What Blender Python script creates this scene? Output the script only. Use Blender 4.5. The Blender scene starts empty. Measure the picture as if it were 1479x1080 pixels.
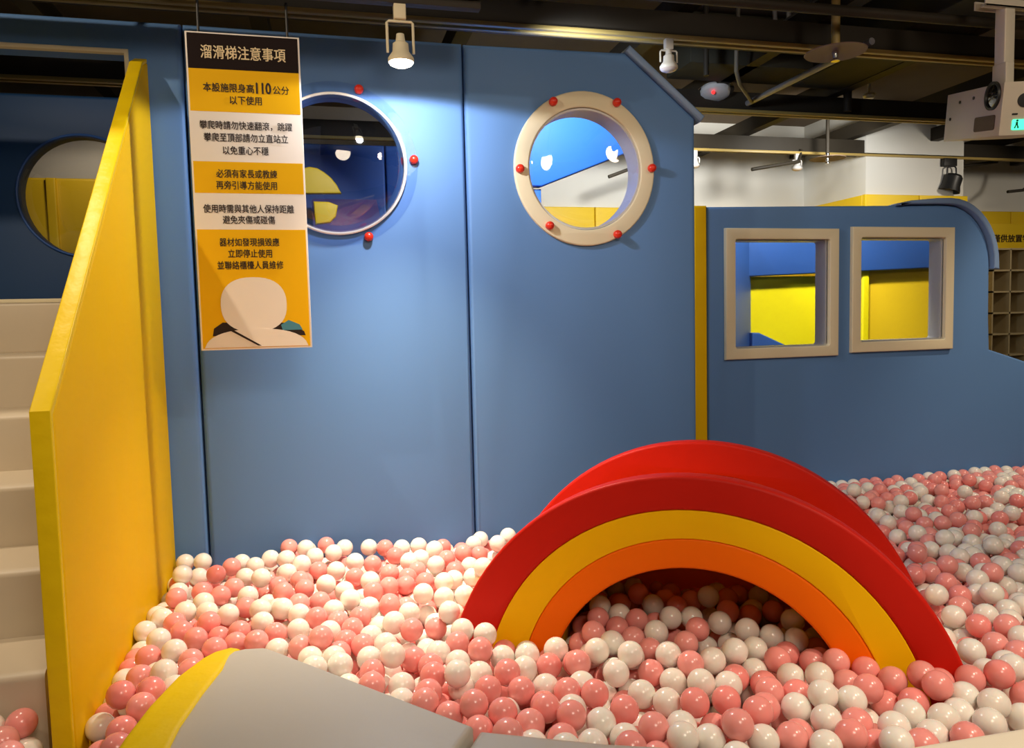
import bpy, bmesh, math, random
import numpy as np
from mathutils import Vector, Matrix
from mathutils.geometry import tessellate_polygon

S = bpy.context.scene
COL = S.collection
PI = math.pi
random.seed(3)

# ------------------------------------------------------------ camera
cam_data = bpy.data.cameras.new('camera')
cam = bpy.data.objects.new('camera', cam_data)
COL.objects.link(cam)
cam_data.sensor_fit = 'HORIZONTAL'
cam_data.sensor_width = 36.0
cam_data.lens = 36.0 * 1100.0 / 1479.0
cam_data.clip_start = 0.02
cam.matrix_world = Matrix(((0.96979, 0.04097, -0.24094, 0.0),
                           (-0.24269, 0.06497, -0.96793, 0.0),
                           (-0.02400, 0.99705, 0.07294, 1.36),
                           (0, 0, 0, 1)))
S.camera = cam

# ------------------------------------------------------------ view and world
S.view_settings.view_transform = 'Standard'
S.view_settings.look = 'None'
S.view_settings.gamma = 1.0
S.view_settings.use_curve_mapping = False
S.view_settings.exposure = 0.03
world = bpy.data.worlds.new('world')
S.world = world
world.use_nodes = True
world.node_tree.nodes['Background'].inputs[0].default_value = (0.030, 0.026, 0.022, 1)
world.node_tree.nodes['Background'].inputs[1].default_value = 1.0


def spot_light(name, loc, target, watts, angle, blend, color, radius=0.05, parent=None):
    d = bpy.data.lights.new(name, 'SPOT')
    d.energy = watts
    d.spot_size = math.radians(angle)
    d.spot_blend = blend
    d.color = color
    d.shadow_soft_size = radius
    o = bpy.data.objects.new(name, d)
    COL.objects.link(o)
    v = Vector(target) - Vector(loc)
    o.rotation_euler = v.to_track_quat('-Z', 'Y').to_euler()
    if parent is not None:
        o.parent = parent
        o.location = Vector(loc) - WLOC[parent.name]
    else:
        o.location = loc
    return o


def area_light(name, loc, target, watts, size, color):
    d = bpy.data.lights.new(name, 'AREA')
    d.energy = watts
    d.shape = 'DISK'
    d.size = size
    d.color = color
    o = bpy.data.objects.new(name, d)
    COL.objects.link(o)
    o.location = loc
    v = Vector(target) - Vector(loc)
    o.rotation_euler = v.to_track_quat('-Z', 'Y').to_euler()
    return o


WARM = (1.0, 0.82, 0.60)
NEUT = (1.0, 0.88, 0.72)
COOL = (0.80, 0.88, 1.0)
# added fill light, as from unseen ceiling lamps above and behind the camera
area_light('hall_fill', (0.6, -0.9, 3.1), (0.9, 2.4, 0.4), 50, 1.0, (1.0, 0.83, 0.64))
area_light('hall_fill', (3.2, 0.4, 3.1), (2.0, 2.6, 0.4), 26, 0.6, (1.0, 0.83, 0.64))
# track spots beyond the edges of the picture
spot_light('track_light', (-1.75, 1.50, 3.0), (-0.75, 3.1, 1.7), 95, 92, 0.6, WARM, 0.03)
spot_light('track_light', (-1.05, 2.75, 3.15), (-1.0, 2.75, 0.8), 75, 60, 0.8, WARM, 0.04)
spot_light('track_light', (2.4, 0.5, 2.95), (-0.6, 2.5, 0.9), 75, 34, 0.8, WARM, 0.04)  # unseen fill spot, added to brighten the yellow side panel
spot_light('track_light', (4.1, 2.5, 2.9), (4.2, 3.3, 0.4), 110, 75, 0.7, WARM, 0.05)
spot_light('track_light', (1.9, 0.2, 3.0), (1.75, 0.95, 0.5), 150, 52, 0.7, WARM, 0.05)
# lamps of the rooms behind the play walls
spot_light('play_house_lamp', (2.75, 3.75, 2.7), (3.05, 4.6, 1.2), 190, 80, 0.6, (1.0, 0.95, 0.85), 0.08)
spot_light('play_house_lamp', (3.9, 3.8, 2.7), (4.0, 4.6, 1.2), 90, 80, 0.6, (1.0, 0.92, 0.80), 0.08)
spot_light('climbing_room_lamp', (1.2, 3.5, 2.62), (1.4, 4.2, 2.25), 75, 130, 0.5, COOL, 0.08)
spot_light('far_room_lamp', (2.6, 5.4, 2.75), (2.7, 7.2, 2.1), 135, 130, 0.5, (1.0, 0.97, 0.90), 0.10)
spot_light('far_room_lamp', (4.3, 5.4, 2.75), (4.6, 7.2, 2.2), 58, 120, 0.5, (1.0, 0.97, 0.90), 0.10)
spot_light('far_room_lamp', (6.1, 4.9, 2.75), (5.9, 6.3, 2.2), 36, 90, 0.5, NEUT, 0.10)
spot_light('far_room_lamp', (7.6, 4.9, 2.75), (7.6, 7.2, 1.6), 40, 90, 0.5, NEUT, 0.10)
spot_light('slide_room_lamp', (-0.7, 3.5, 2.7), (-1.0, 4.4, 1.8), 2.2, 120, 0.5, COOL, 0.10)
spot_light('slide_room_lamp', (-1.2, 4.8, 2.7), (-1.2, 5.4, 1.9), 11, 110, 0.5, WARM, 0.10)

# ------------------------------------------------------------ materials
def mat(name, color, rough=0.45, spec=0.5, metal=0.0, bump=0.0, bscale=6.0, vary=0.0, vscale=3.0, emit=None, estr=0.0, sss=0.0, coat=0.0):
    m = bpy.data.materials.new(name)
    m.use_nodes = True
    nt = m.node_tree
    b = nt.nodes['Principled BSDF']
    b.inputs['Base Color'].default_value = (*color, 1)
    b.inputs['Roughness'].default_value = rough
    b.inputs['Specular IOR Level'].default_value = spec
    b.inputs['Metallic'].default_value = metal
    b.inputs['Coat Weight'].default_value = coat
    if sss:
        b.inputs['Subsurface Weight'].default_value = sss
        b.inputs['Subsurface Radius'].default_value = (1.0, 0.5, 0.4)
        b.inputs['Subsurface Scale'].default_value = 0.015
    if emit:
        b.inputs['Emission Color'].default_value = (*emit, 1)
        b.inputs['Emission Strength'].default_value = estr
    if bump or vary:
        tc = nt.nodes.new('ShaderNodeTexCoord')
        nz = nt.nodes.new('ShaderNodeTexNoise')
        nz.inputs['Scale'].default_value = bscale
        nz.inputs['Detail'].default_value = 4
        nt.links.new(tc.outputs['Object'], nz.inputs['Vector'])
    if bump:
        bp = nt.nodes.new('ShaderNodeBump')
        bp.inputs['Strength'].default_value = bump
        bp.inputs['Distance'].default_value = 0.02
        nt.links.new(nz.outputs['Fac'], bp.inputs['Height'])
        nt.links.new(bp.outputs['Normal'], b.inputs['Normal'])
    if vary:
        n2 = nt.nodes.new('ShaderNodeTexNoise')
        n2.inputs['Scale'].default_value = vscale
        n2.inputs['Detail'].default_value = 5
        nt.links.new(tc.outputs['Object'], n2.inputs['Vector'])
        mx = nt.nodes.new('ShaderNodeMix')
        mx.data_type = 'RGBA'
        mx.inputs[6].default_value = (*[c * (1 - vary) for c in color], 1)
        mx.inputs[7].default_value = (*[min(1, c * (1 + vary)) for c in color], 1)
        nt.links.new(n2.outputs['Fac'], mx.inputs[0])
        nt.links.new(mx.outputs[2], b.inputs['Base Color'])
    return m


def ball_mat(name, ca, cb):
    m = mat(name, ca, rough=0.22, spec=0.5, sss=0.35)
    nt = m.node_tree
    b = nt.nodes['Principled BSDF']
    oi = nt.nodes.new('ShaderNodeObjectInfo')
    mx = nt.nodes.new('ShaderNodeMix')
    mx.data_type = 'RGBA'
    mx.inputs[6].default_value = (*ca, 1)
    mx.inputs[7].default_value = (*cb, 1)
    nt.links.new(oi.outputs['Random'], mx.inputs[0])
    nt.links.new(mx.outputs[2], b.inputs['Base Color'])
    return m


def clear_mat(name, tint=(0.97, 0.98, 1.0), gloss=0.07, edge=0.45):
    m = bpy.data.materials.new(name)
    m.use_nodes = True
    nt = m.node_tree
    nt.nodes.clear()
    out = nt.nodes.new('ShaderNodeOutputMaterial')
    tr = nt.nodes.new('ShaderNodeBsdfTransparent')
    tr.inputs[0].default_value = (*tint, 1)
    gl = nt.nodes.new('ShaderNodeBsdfGlossy')
    gl.inputs['Roughness'].default_value = 0.03
    lw = nt.nodes.new('ShaderNodeLayerWeight')
    lw.inputs['Blend'].default_value = 0.25
    mr = nt.nodes.new('ShaderNodeMapRange')
    mr.inputs['To Min'].default_value = gloss
    mr.inputs['To Max'].default_value = edge
    nt.links.new(lw.outputs['Facing'], mr.inputs['Value'])
    mx = nt.nodes.new('ShaderNodeMixShader')
    nt.links.new(mr.outputs[0], mx.inputs[0])
    nt.links.new(tr.outputs[0], mx.inputs[1])
    nt.links.new(gl.outputs[0], mx.inputs[2])
    nt.links.new(mx.outputs[0], out.inputs['Surface'])
    return m


M = {
    'blue': mat('blue_vinyl', (0.112, 0.238, 0.50), 0.55, 0.25, bump=0.10, bscale=2.2),
    'blue_trim': mat('blue_piping', (0.19, 0.30, 0.52), 0.42, 0.5),
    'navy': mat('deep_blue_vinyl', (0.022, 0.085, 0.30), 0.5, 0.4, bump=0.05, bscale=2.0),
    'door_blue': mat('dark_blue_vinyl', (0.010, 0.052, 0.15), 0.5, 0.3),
    'bright_blue': mat('bright_blue_vinyl', (0.04, 0.21, 0.80), 0.5, 0.4),
    'yellow': mat('yellow_vinyl', (0.82, 0.50, 0.001), 0.58, 0.10, bump=0.5, bscale=4.0),
    'yellow_seam': mat('yellow_vinyl_edge', (0.86, 0.60, 0.004), 0.42, 0.25, bump=0.35, bscale=9.0),
    'yellow_flat': mat('yellow_panel_vinyl', (0.80, 0.54, 0.01), 0.5, 0.4, bump=0.05),
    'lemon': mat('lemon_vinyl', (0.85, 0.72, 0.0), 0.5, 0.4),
    'red': mat('red_vinyl', (0.58, 0.014, 0.006), 0.48, 0.15, bump=0.22, bscale=7.0),
    'orange': mat('orange_vinyl', (0.95, 0.165, 0.001), 0.50, 0.12, bump=0.12, bscale=6.0),
    'sun_yellow': mat('rainbow_yellow_vinyl', (0.94, 0.53, 0.001), 0.50, 0.12, bump=0.12, bscale=6.0),
    'step': mat('cream_step_vinyl', (0.60, 0.52, 0.40), 0.42, 0.5, bump=0.12, bscale=5.0),
    'grey_pad': mat('grey_pad_vinyl', (0.53, 0.50, 0.44), 0.36, 0.5, bump=0.25, bscale=5.0),
    'cream_pad': mat('cream_pad_vinyl', (0.86, 0.78, 0.62), 0.40, 0.5, bump=0.15, bscale=5.0),
    'beige': mat('beige_painted_frame', (0.76, 0.68, 0.48), 0.45, 0.3),
    'jamb': mat('white_jamb', (0.66, 0.64, 0.62), 0.40, 0.5),
    'bolt': mat('red_bolt_cap', (0.70, 0.03, 0.012), 0.28, 0.5),
    'white_rim': mat('white_rubber_rim', (0.86, 0.80, 0.70), 0.25, 0.5),
    'wall_white': mat('white_plaster', (0.70, 0.69, 0.64), 0.7, 0.3, vary=0.03),
    'ceiling': mat('brown_grey_soffit', (0.16, 0.125, 0.09), 0.85, 0.2, vary=0.15, vscale=2.0),
    'steel_dark': mat('dark_painted_steel', (0.030, 0.024, 0.016), 0.6, 0.3, vary=0.2, vscale=5.0),
    'duct': mat('olive_duct', (0.035, 0.033, 0.022), 0.7, 0.3, vary=0.2),
    'pipe': mat('grey_pipe', (0.20, 0.18, 0.14), 0.5, 0.4, vary=0.15, vscale=9.0),
    'galv': mat('galvanised_steel', (0.32, 0.32, 0.34), 0.42, 0.5, metal=0.5, vary=0.2, vscale=12.0),
    'gold_rail': mat('ochre_track', (0.38, 0.27, 0.08), 0.45, 0.5),
    'disc': mat('dull_brown_disc', (0.20, 0.14, 0.11), 0.6, 0.4),
    'white_metal': mat('white_enamel', (0.68, 0.62, 0.50), 0.40, 0.5),
    'black': mat('black_plastic', (0.012, 0.012, 0.012), 0.45, 0.5),
    'glass_dark': mat('black_lens_glass', (0.006, 0.006, 0.008), 0.06, 0.8, coat=0.6),
    'chrome': mat('chrome', (0.75, 0.75, 0.75), 0.15, 0.5, metal=1.0),
    'brown_label': mat('brown_grille', (0.10, 0.055, 0.030), 0.5, 0.4),
    'green_sign': mat('green_lit_sign', (0.02, 0.35, 0.16), 0.5, 0.3, emit=(0.08, 0.95, 0.50), estr=1.6),
    'dark_green': mat('dark_green_figure', (0.0, 0.06, 0.03), 0.5, 0.3),
    'red_led': mat('red_led', (0.8, 0.02, 0.02), 0.4, 0.3, emit=(1, 0.03, 0.03), estr=2.0),
    'violet_led': mat('violet_lamp', (0.3, 0.3, 1.0), 0.4, 0.3, emit=(0.28, 0.25, 1.0), estr=1.2),
    'bulb_on': mat('lit_bulb', (1, 0.9, 0.7), 0.4, 0.3, emit=(1.0, 0.86, 0.60), estr=14.0),
    'bulb_off': mat('unlit_bulb_glass', (0.70, 0.58, 0.48), 0.25, 0.5),
    'wood': mat('pale_wood', (0.46, 0.36, 0.19), 0.6, 0.3, vary=0.12, vscale=8.0),
    'wood_in': mat('cubby_inside', (0.27, 0.19, 0.09), 0.7, 0.3, vary=0.1, vscale=8.0),
    'sign_white': mat('sign_white_vinyl', (0.80, 0.74, 0.68), 0.55, 0.12),
    'sign_yellow': mat('sign_yellow_vinyl', (0.78, 0.43, 0.004), 0.55, 0.10),
    'sign_black': mat('sign_black_vinyl', (0.012, 0.006, 0.005), 0.55, 0.10),
    'ink': mat('dark_ink', (0.022, 0.010, 0.006), 0.5, 0.3),
    'ink_light': mat('pale_ink', (0.74, 0.60, 0.36), 0.5, 0.3),
    'print_cream': mat('printed_cream', (0.78, 0.70, 0.62), 0.55, 0.12),
    'print_teal': mat('printed_teal', (0.06, 0.22, 0.30), 0.5, 0.3),
    'slide_violet': mat('violet_slide_vinyl', (0.24, 0.18, 0.42), 0.35, 0.5),
    'floor': mat('grey_floor', (0.10, 0.09, 0.08), 0.6, 0.4, vary=0.1),
    'mat_base': mat('pit_base_mat', (0.30, 0.12, 0.10), 0.7, 0.3),
    'pink': ball_mat('pink_ball_plastic', (0.92, 0.31, 0.285), (0.90, 0.38, 0.35)),
    'white': ball_mat('white_ball_plastic', (0.90, 0.86, 0.79), (0.88, 0.82, 0.74)),
    'clear': clear_mat('clear_acrylic'),
    'dome_clear': clear_mat('dark_clear_acrylic', (0.80, 0.83, 0.92), 0.05),
    'flange_clear': clear_mat('clear_flange', (0.93, 0.95, 0.99), 0.012, 0.10),
}

# ------------------------------------------------------------ builders
WLOC = {}


def link(name, me, parent=None, loc=(0, 0, 0)):
    o = bpy.data.objects.new(name, me)
    COL.objects.link(o)
    if parent is not None:
        o.parent = parent
        o.location = Vector(loc) - WLOC[parent.name]
    else:
        o.location = loc
    WLOC[o.name] = Vector(loc)
    return o


def tag(o, label=None, cat=None, group=None, kind=None):
    if label: o['label'] = label
    if cat: o['category'] = cat
    if group: o['group'] = group
    if kind: o['kind'] = kind
    return o


def thing(name, label, cat, loc, group=None):
    return tag(link(name, None, None, loc), label, cat, group)


def obj(name, bm, m, parent=None, base=None, label=None, angle=35):
    """bm holds world coordinates; the object's origin goes to base (or the parent's)."""
    bmesh.ops.recalc_face_normals(bm, faces=bm.faces[:])
    if base is None:
        if parent is not None:
            base = WLOC[parent.name]
        else:
            cs = np.array([v.co[:] for v in bm.verts])
            lo, hi = cs.min(0), cs.max(0)
            base = ((lo[0] + hi[0]) / 2, (lo[1] + hi[1]) / 2, lo[2])
    base = Vector(base)
    bmesh.ops.translate(bm, verts=bm.verts[:], vec=-base)
    me = bpy.data.meshes.new(name)
    for f in bm.faces: f.smooth = True
    bm.to_mesh(me)
    bm.free()
    me.set_sharp_from_angle(angle=math.radians(angle))
    for x in (m if isinstance(m, (list, tuple)) else [m]):
        me.materials.append(x)
    o = link(name, me, parent, base)
    if label: o['label'] = label
    return o


def struct(name, bm, m):
    o = obj(name, bm, m)
    o['kind'] = 'structure'
    return o


def offset_poly(pts, d):
    """move each edge of a closed outline inwards by d (outline counter-clockwise)"""
    n = len(pts)
    out = []
    for i in range(n):
        p0, p1, p2 = (Vector(pts[i - 1]), Vector(pts[i]), Vector(pts[(i + 1) % n]))
        e1 = (p1 - p0).normalized()
        e2 = (p2 - p1).normalized()
        n1 = Vector((-e1.y, e1.x))
        n2 = Vector((-e2.y, e2.x))
        b = n1 + n2
        if b.length < 1e-6:
            b = n1
        b = b.normalized()
        k = d / max(0.35, b.dot(n1))
        out.append(p1 + b * k)
    return out


def ccw(pts):
    a = sum(pts[i - 1][0] * pts[i][1] - pts[i][0] * pts[i - 1][1] for i in range(len(pts)))
    return list(pts) if a > 0 else list(reversed(pts))


def pad(bm, outline, depth, bev, O, U, V, N, holes=(), hole_bev=None, seg=4, back_bev=0.0, mi=0):
    """padded plate: front face at O in plane U,V; body goes back along -N"""
    O, U, V, N = Vector(O), Vector(U), Vector(V), Vector(N)
    P = lambda p, w: bm.verts.new(O + U * p[0] + V * p[1] - N * w)
    loops_f, loops_b = [], []
    hb = bev if hole_bev is None else hole_bev
    for k, pts in enumerate([outline] + list(holes)):
        pts = ccw([tuple(p) for p in pts])
        sgn = 1 if k == 0 else -1
        b = bev if k == 0 else hb
        rings = []
        if b > 0:
            for s in range(seg + 1):
                a = PI / 2 * s / seg
                rings.append((offset_poly(pts, sgn * b * (1 - math.sin(a))), b * (1 - math.cos(a))))
        else:
            rings.append((pts, 0.0))
        if back_bev > 0:
            for s in range(seg + 1):
                a = PI / 2 * s / seg
                rings.append((offset_poly(pts, sgn * back_bev * (1 - math.cos(a))), depth - back_bev + back_bev * math.sin(a)))
        else:
            rings.append((pts, depth))
        vr = [[P(p, w) for p in r] for r, w in rings]
        n = len(pts)
        for a, c in zip(vr[:-1], vr[1:]):
            for i in range(n):
                j = (i + 1) % n
                f = bm.faces.new((a[i], a[j], c[j], c[i]))
                f.material_index = mi
        loops_f.append((rings[0][0], vr[0]))
        loops_b.append((rings[-1][0], vr[-1]))
    for loops in (loops_f, loops_b):
        if len(loops) == 1:
            f = bm.faces.new(loops[0][1])
            f.material_index = mi
        else:
            vs = [v for _, l in loops for v in l]
            tri = tessellate_polygon([[Vector((p[0], p[1], 0)) for p in pts] for pts, _ in loops])
            for t in tri:
                try:
                    f = bm.faces.new([vs[i] for i in t])
                    f.material_index = mi
                except ValueError:
                    pass
    return bm


def wall_pad(outline, front_y, depth, bev=0.02, holes=(), hole_bev=None, bm=None, seg=4):
    """plate facing the camera side (-Y); outline in X,Z"""
    bm = bm or bmesh.new()
    return pad(bm, outline, depth, bev, (0, front_y, 0), (1, 0, 0), (0, 0, 1), (0, -1, 0), holes, hole_bev, seg)


def box(bm, x0, x1, y0, y1, z0, z1, bev=0.0, seg=3):
    bm2 = bmesh.new()
    bmesh.ops.create_cube(bm2, size=1.0)
    for v in bm2.verts:
        v.co = Vector(((x0 + x1) / 2 + v.co.x * (x1 - x0), (y0 + y1) / 2 + v.co.y * (y1 - y0), (z0 + z1) / 2 + v.co.z * (z1 - z0)))
    if bev > 0:
        bmesh.ops.bevel(bm2, geom=bm2.edges[:], offset=bev, segments=seg, profile=0.5, affect='EDGES')
    merge(bm, bm2)
    return bm


def merge(bm, other, mtx=None):
    me = bpy.data.meshes.new('tmp')
    if mtx is not None:
        bmesh.ops.transform(other, matrix=mtx, verts=other.verts[:])
    other.to_mesh(me)
    other.free()
    bm.from_mesh(me)
    bpy.data.meshes.remove(me)


def tube(bm, pts, r, n=10, caps=True):
    pts = [Vector(p) for p in pts]
    rings = []
    up = None
    for i, p in enumerate(pts):
        t = ((pts[min(i + 1, len(pts) - 1)] - pts[max(i - 1, 0)])).normalized()
        if up is None:
            up = t.orthogonal().normalized()
        up = (up - t * up.dot(t)).normalized()
        s = t.cross(up)
        rr = r[i] if isinstance(r, (list, tuple)) else r
        rings.append([bm.verts.new(p + (up * math.cos(2 * PI * k / n) + s * math.sin(2 * PI * k / n)) * rr) for k in range(n)])
    for a, b in zip(rings[:-1], rings[1:]):
        for k in range(n):
            bm.faces.new((a[k], a[(k + 1) % n], b[(k + 1) % n], b[k]))
    if caps:
        bm.faces.new(rings[0])
        bm.faces.new(rings[-1])
    return bm


def lathe(bm, prof, O, axis, n=32):
    """prof: (radius, distance along axis)"""
    O, axis = Vector(O), Vector(axis).normalized()
    u = axis.orthogonal().normalized()
    v = axis.cross(u)
    rings = []
    for r, h in prof:
        if r < 1e-6:
            rings.append([bm.verts.new(O + axis * h)])
        else:
            rings.append([bm.verts.new(O + axis * h + (u * math.cos(2 * PI * k / n) + v * math.sin(2 * PI * k / n)) * r) for k in range(n)])
    for a, b in zip(rings[:-1], rings[1:]):
        for k in range(n):
            j = (k + 1) % n
            if len(a) == 1 and len(b) == 1:
                continue
            if len(a) == 1:
                bm.faces.new((a[0], b[k], b[j]))
            elif len(b) == 1:
                bm.faces.new((a[k], a[j], b[0]))
            else:
                bm.faces.new((a[k], a[j], b[j], b[k]))
    for rr in (rings[0], rings[-1]):
        if len(rr) > 2:
            bm.faces.new(rr)
    return bm


def circle(cx, cz, r, n=64, sq=1.0):
    return [(cx + r * math.cos(2 * PI * k / n), cz + sq * r * math.sin(2 * PI * k / n)) for k in range(n)]


def rect(x0, x1, z0, z1):
    return [(x0, z0), (x1, z0), (x1, z1), (x0, z1)]


def rrect(x0, x1, z0, z1, r, n=5):
    out = []
    for cx, cz, a0 in ((x1 - r, z1 - r, 0), (x0 + r, z1 - r, 90), (x0 + r, z0 + r, 180), (x1 - r, z0 + r, 270)):
        for k in range(n + 1):
            a = math.radians(a0 + 90 * k / n)
            out.append((cx + r * math.cos(a), cz + r * math.sin(a)))
    return out


# ------------------------------------------------------------ room shell
bm = bmesh.new(); box(bm, -3.6, 9.4, -2.2, 7.4, -0.10, 0.0); struct('floor', bm, M['floor'])
bm = bmesh.new(); box(bm, -3.6, 9.4, -2.2, 7.4, 3.30, 3.40); struct('ceiling', bm, M['ceiling'])
bm = bmesh.new(); box(bm, -3.6, 9.4, 7.2, 7.4, 0, 3.30); struct('wall_far', bm, M['wall_white'])
bm = bmesh.new(); box(bm, -3.6, -3.5, -2.2, 7.2, 0, 3.30); struct('wall_left', bm, M['wall_white'])
bm = bmesh.new(); box(bm, 9.3, 9.4, -2.2, 7.2, 0, 3.30); struct('wall_right', bm, M['wall_white'])
bm = bmesh.new(); box(bm, -3.5, 9.3, -2.2, -2.1, 0, 3.30); struct('wall_back', bm, M['wall_white'])
# projecting bay of the far wall
bm = bmesh.new()
pad(bm, [(5.03, 7.2), (5.03, 6.25), (6.14, 6.25), (6.14, 7.2)], 3.30, 0, (0, 0, 3.30), (1, 0, 0), (0, 1, 0), (0, 0, 1))
struct('wall_bay', bm, M['wall_white'])
bm = bmesh.new(); box(bm, -0.614, 5.2, 1.15, 3.29, 0.0, 0.195); struct('floor_pit', bm, M['mat_base'])

# padded yellow dado on far wall and bay, in lengths
def dado(label, x0, x1, y, z1, seams=()):
    bm = bmesh.new()
    xs = [x0] + list(seams) + [x1]
    for a, b in zip(xs[:-1], xs[1:]):
        wall_pad(rect(a + 0.003, b - 0.003, 0.0, z1), y - 0.045, 0.045, 0.012, bm=bm)
    return tag(obj('wall_padding', bm, M['yellow_flat']), label, 'wall padding')
dado('yellow wall padding along the far white wall, seen through the right porthole', -0.2, 5.02, 7.2, 2.43, (1.3, 2.66, 3.9))
dado('yellow wall padding band across the front of the white bay above the windows', 4.99, 6.16, 6.25, 2.44, (5.6,))
dado('yellow wall padding behind the cubby shelf at right', 6.16, 9.25, 7.2, 2.44, (7.7,))
bm = bmesh.new()
pad(bm, [(-7.2, 0), (-6.25, 0), (-6.25, 2.44), (-7.2, 2.44)], 0.04, 0.012, (4.99, 0, 0), (0, -1, 0), (0, 0, 1), (-1, 0, 0))
tag(obj('wall_padding', bm, M['yellow_flat']), 'yellow wall padding on the slanting left side of the white bay', 'wall padding')

# ------------------------------------------------------------ ceiling steel and services
TR = [0]
def trim(bm, m):
    TR[0] += 1
    return struct('trim_%d' % TR[0], bm, m)
for (y, zb, zt) in ((3.80, 2.83, 2.95), (5.06, 2.83, 2.95), (6.27, 2.83, 2.95)):
    bm = bmesh.new()
    wall_pad([(-3.4, zb), (9.2, zb), (9.2, zt), (-3.4, zt)], y, 0.11, 0.0, bm=bm)
    box(bm, -3.4, 9.2, y - 0.02, y + 0.13, zb - 0.008, zb)
    trim(bm, M['steel_dark'])
for x in (-2.6, -1.4, -0.3, 0.8, 1.9, 2.75, 3.75, 4.85, 5.75, 6.6, 7.7):
    bm = bmesh.new(); box(bm, x, x + 0.09, 1.0, 7.19, 2.96, 3.08); trim(bm, M['steel_dark'])
for (y, label) in ((3.76, 'ochre lighting track over the tall blue wall, carrying the unlit white spot'),
                   (5.02, 'ochre lighting track in the middle of the ceiling behind the projector'),
                   (6.23, 'lighting track nearest the far white wall, carrying the black spot')):
    bm = bmesh.new(); box(bm, -3.3, 9.1, y, y + 0.028, 2.796, 2.818, 0.003, 2)
    o = tag(obj('lighting_track', bm, M['gold_rail']), label, 'lighting track')
    if y < 6: 
        bm = bmesh.new(); box(bm, -3.3, 9.1, y + 0.06, y + 0.085, 2.796, 2.816, 0.003, 2)
        obj('conductor_rail', bm, M['gold_rail'], o)
bm = bmesh.new(); box(bm, -3.3, 0.62, 2.835, 2.875, 2.500, 2.530, 0.003, 2); box(bm, -3.3, 0.62, 2.80, 2.95, 2.530, 2.62, 0.004, 2)
for hx in (-2.4, -0.9, 0.4): tube(bm, [(hx, 2.87, 2.61), (hx, 2.87, 3.30)], 0.012, 8)
tag(obj('lighting_track', bm, M['steel_dark']), 'dark lighting track just above the tall blue wall, carrying the lit lamp', 'lighting track')
# ducts
bm = bmesh.new(); box(bm, 3.34, 3.80, -1.5, 4.95, 2.965, 3.25, 0.02, 2)
tag(obj('air_duct', bm, M['duct']), 'dark olive air duct running towards the camera above the projector', 'air duct')
bm = bmesh.new(); box(bm, 2.35, 3.25, 4.55, 4.90, 2.96, 3.28, 0.01, 2)
tag(obj('air_duct', bm, M['duct']), 'dark boxed duct crossing behind the hanging sprinkler disc', 'air duct')
# pipes
def pipe(label, pts, r, m, name='ceiling_pipe', cat='pipe', group=None):
    bm = bmesh.new(); tube(bm, pts, r, 12)
    return tag(obj(name, bm, m), label, cat, group)
pipe('long grey pipe lying along the ceiling above the unlit white spot', [(-3.2, 4.12, 3.03), (0.5, 4.15, 3.04), (3.3, 4.2, 3.05), (4.3, 4.2, 3.05)], 0.032, M['pipe'])
pipe('dark pipe running along the ceiling behind the lit lamp', [(-3.2, 3.35, 2.82), (8.0, 3.35, 2.84)], 0.025, M['steel_dark'])
pipe('vertical drop pipe feeding the large sprinkler disc', [(2.665, 3.55, 3.29), (2.665, 3.55, 2.745)], 0.022, M['gold_rail'], 'sprinkler_pipe')
pipe('grey strut channel slanting under the ceiling beside the large sprinkler disc', [(3.03, 5.0, 2.855), (3.05, 3.75, 2.855)], 0.020, M['galv'], 'strut_channel', 'strut')
pipe('thin grey conduit looping down from the strut near the smoke detector', [(2.55, 4.3, 3.31), (2.56, 4.35, 3.0), (2.60, 4.42, 2.88), (2.70, 4.55, 2.84), (3.0, 4.9, 2.84)], 0.013, M['pipe'], 'conduit', 'conduit')
pipe('lower grey conduit running back beside the large sprinkler disc', [(2.98, 3.2, 3.30), (2.98, 3.22, 3.12), (3.0, 4.45, 3.12), (3.0, 4.47, 3.30)], 0.016, M['galv'], 'conduit', 'conduit')
pipe('upper grey conduit running back above the large sprinkler disc', [(2.88, 3.2, 3.31), (2.88, 3.22, 3.17), (2.9, 4.45, 3.17), (2.9, 4.47, 3.31)], 0.016, M['galv'], 'conduit', 'conduit')
for k, (x, lab) in enumerate(((2.26, 'black hose arching under the ceiling, leftmost of three near the top edge'),
                              (2.46, 'black hose arching under the ceiling, middle one of three near the top edge'),
                              (2.60, 'black hose arching under the ceiling, rightmost of three near the top edge'))):
    pipe(lab, [(x - 0.25, 3.75, 3.02), (x - 0.12, 3.7, 3.05), (x - 0.03, 3.65, 3.10), (x + 0.04, 3.6, 3.18), (x + 0.06, 3.55, 3.29)], 0.018, M['pipe'], 'hose', 'hose')
pipe('thin vertical hanger rod at the right edge of the tall blue wall', [(2.38, 4.4, 2.83), (2.38, 4.4, 3.29)], 0.018, M['steel_dark'], 'hanger_rod', 'rod')
pipe('vertical hanger rod left of the projector', [(3.86, 5.0, 2.83), (3.86, 5.0, 3.29)], 0.030, M['steel_dark'], 'hanger_rod', 'rod')
pipe('dark conduit arm reaching out beside the small white spot on the far wall', [(3.75, 6.12, 2.62), (3.80, 6.12, 2.63), (4.28, 6.2, 2.72), (4.34, 6.26, 2.835)], 0.016, M['steel_dark'], 'conduit', 'conduit')
pipe('dark conduit stub on the far wall above the cubby shelf', [(6.15, 6.5, 2.76), (6.75, 6.45, 2.83)], 0.016, M['steel_dark'], 'conduit', 'conduit')
pipe('short dark conduit elbow on the far wall at the right edge', [(7.05, 6.6, 2.56), (7.25, 6.6, 2.58), (7.4, 6.6, 2.68), (7.45, 6.6, 2.82)], 0.016, M['steel_dark'], 'conduit', 'conduit')
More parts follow.
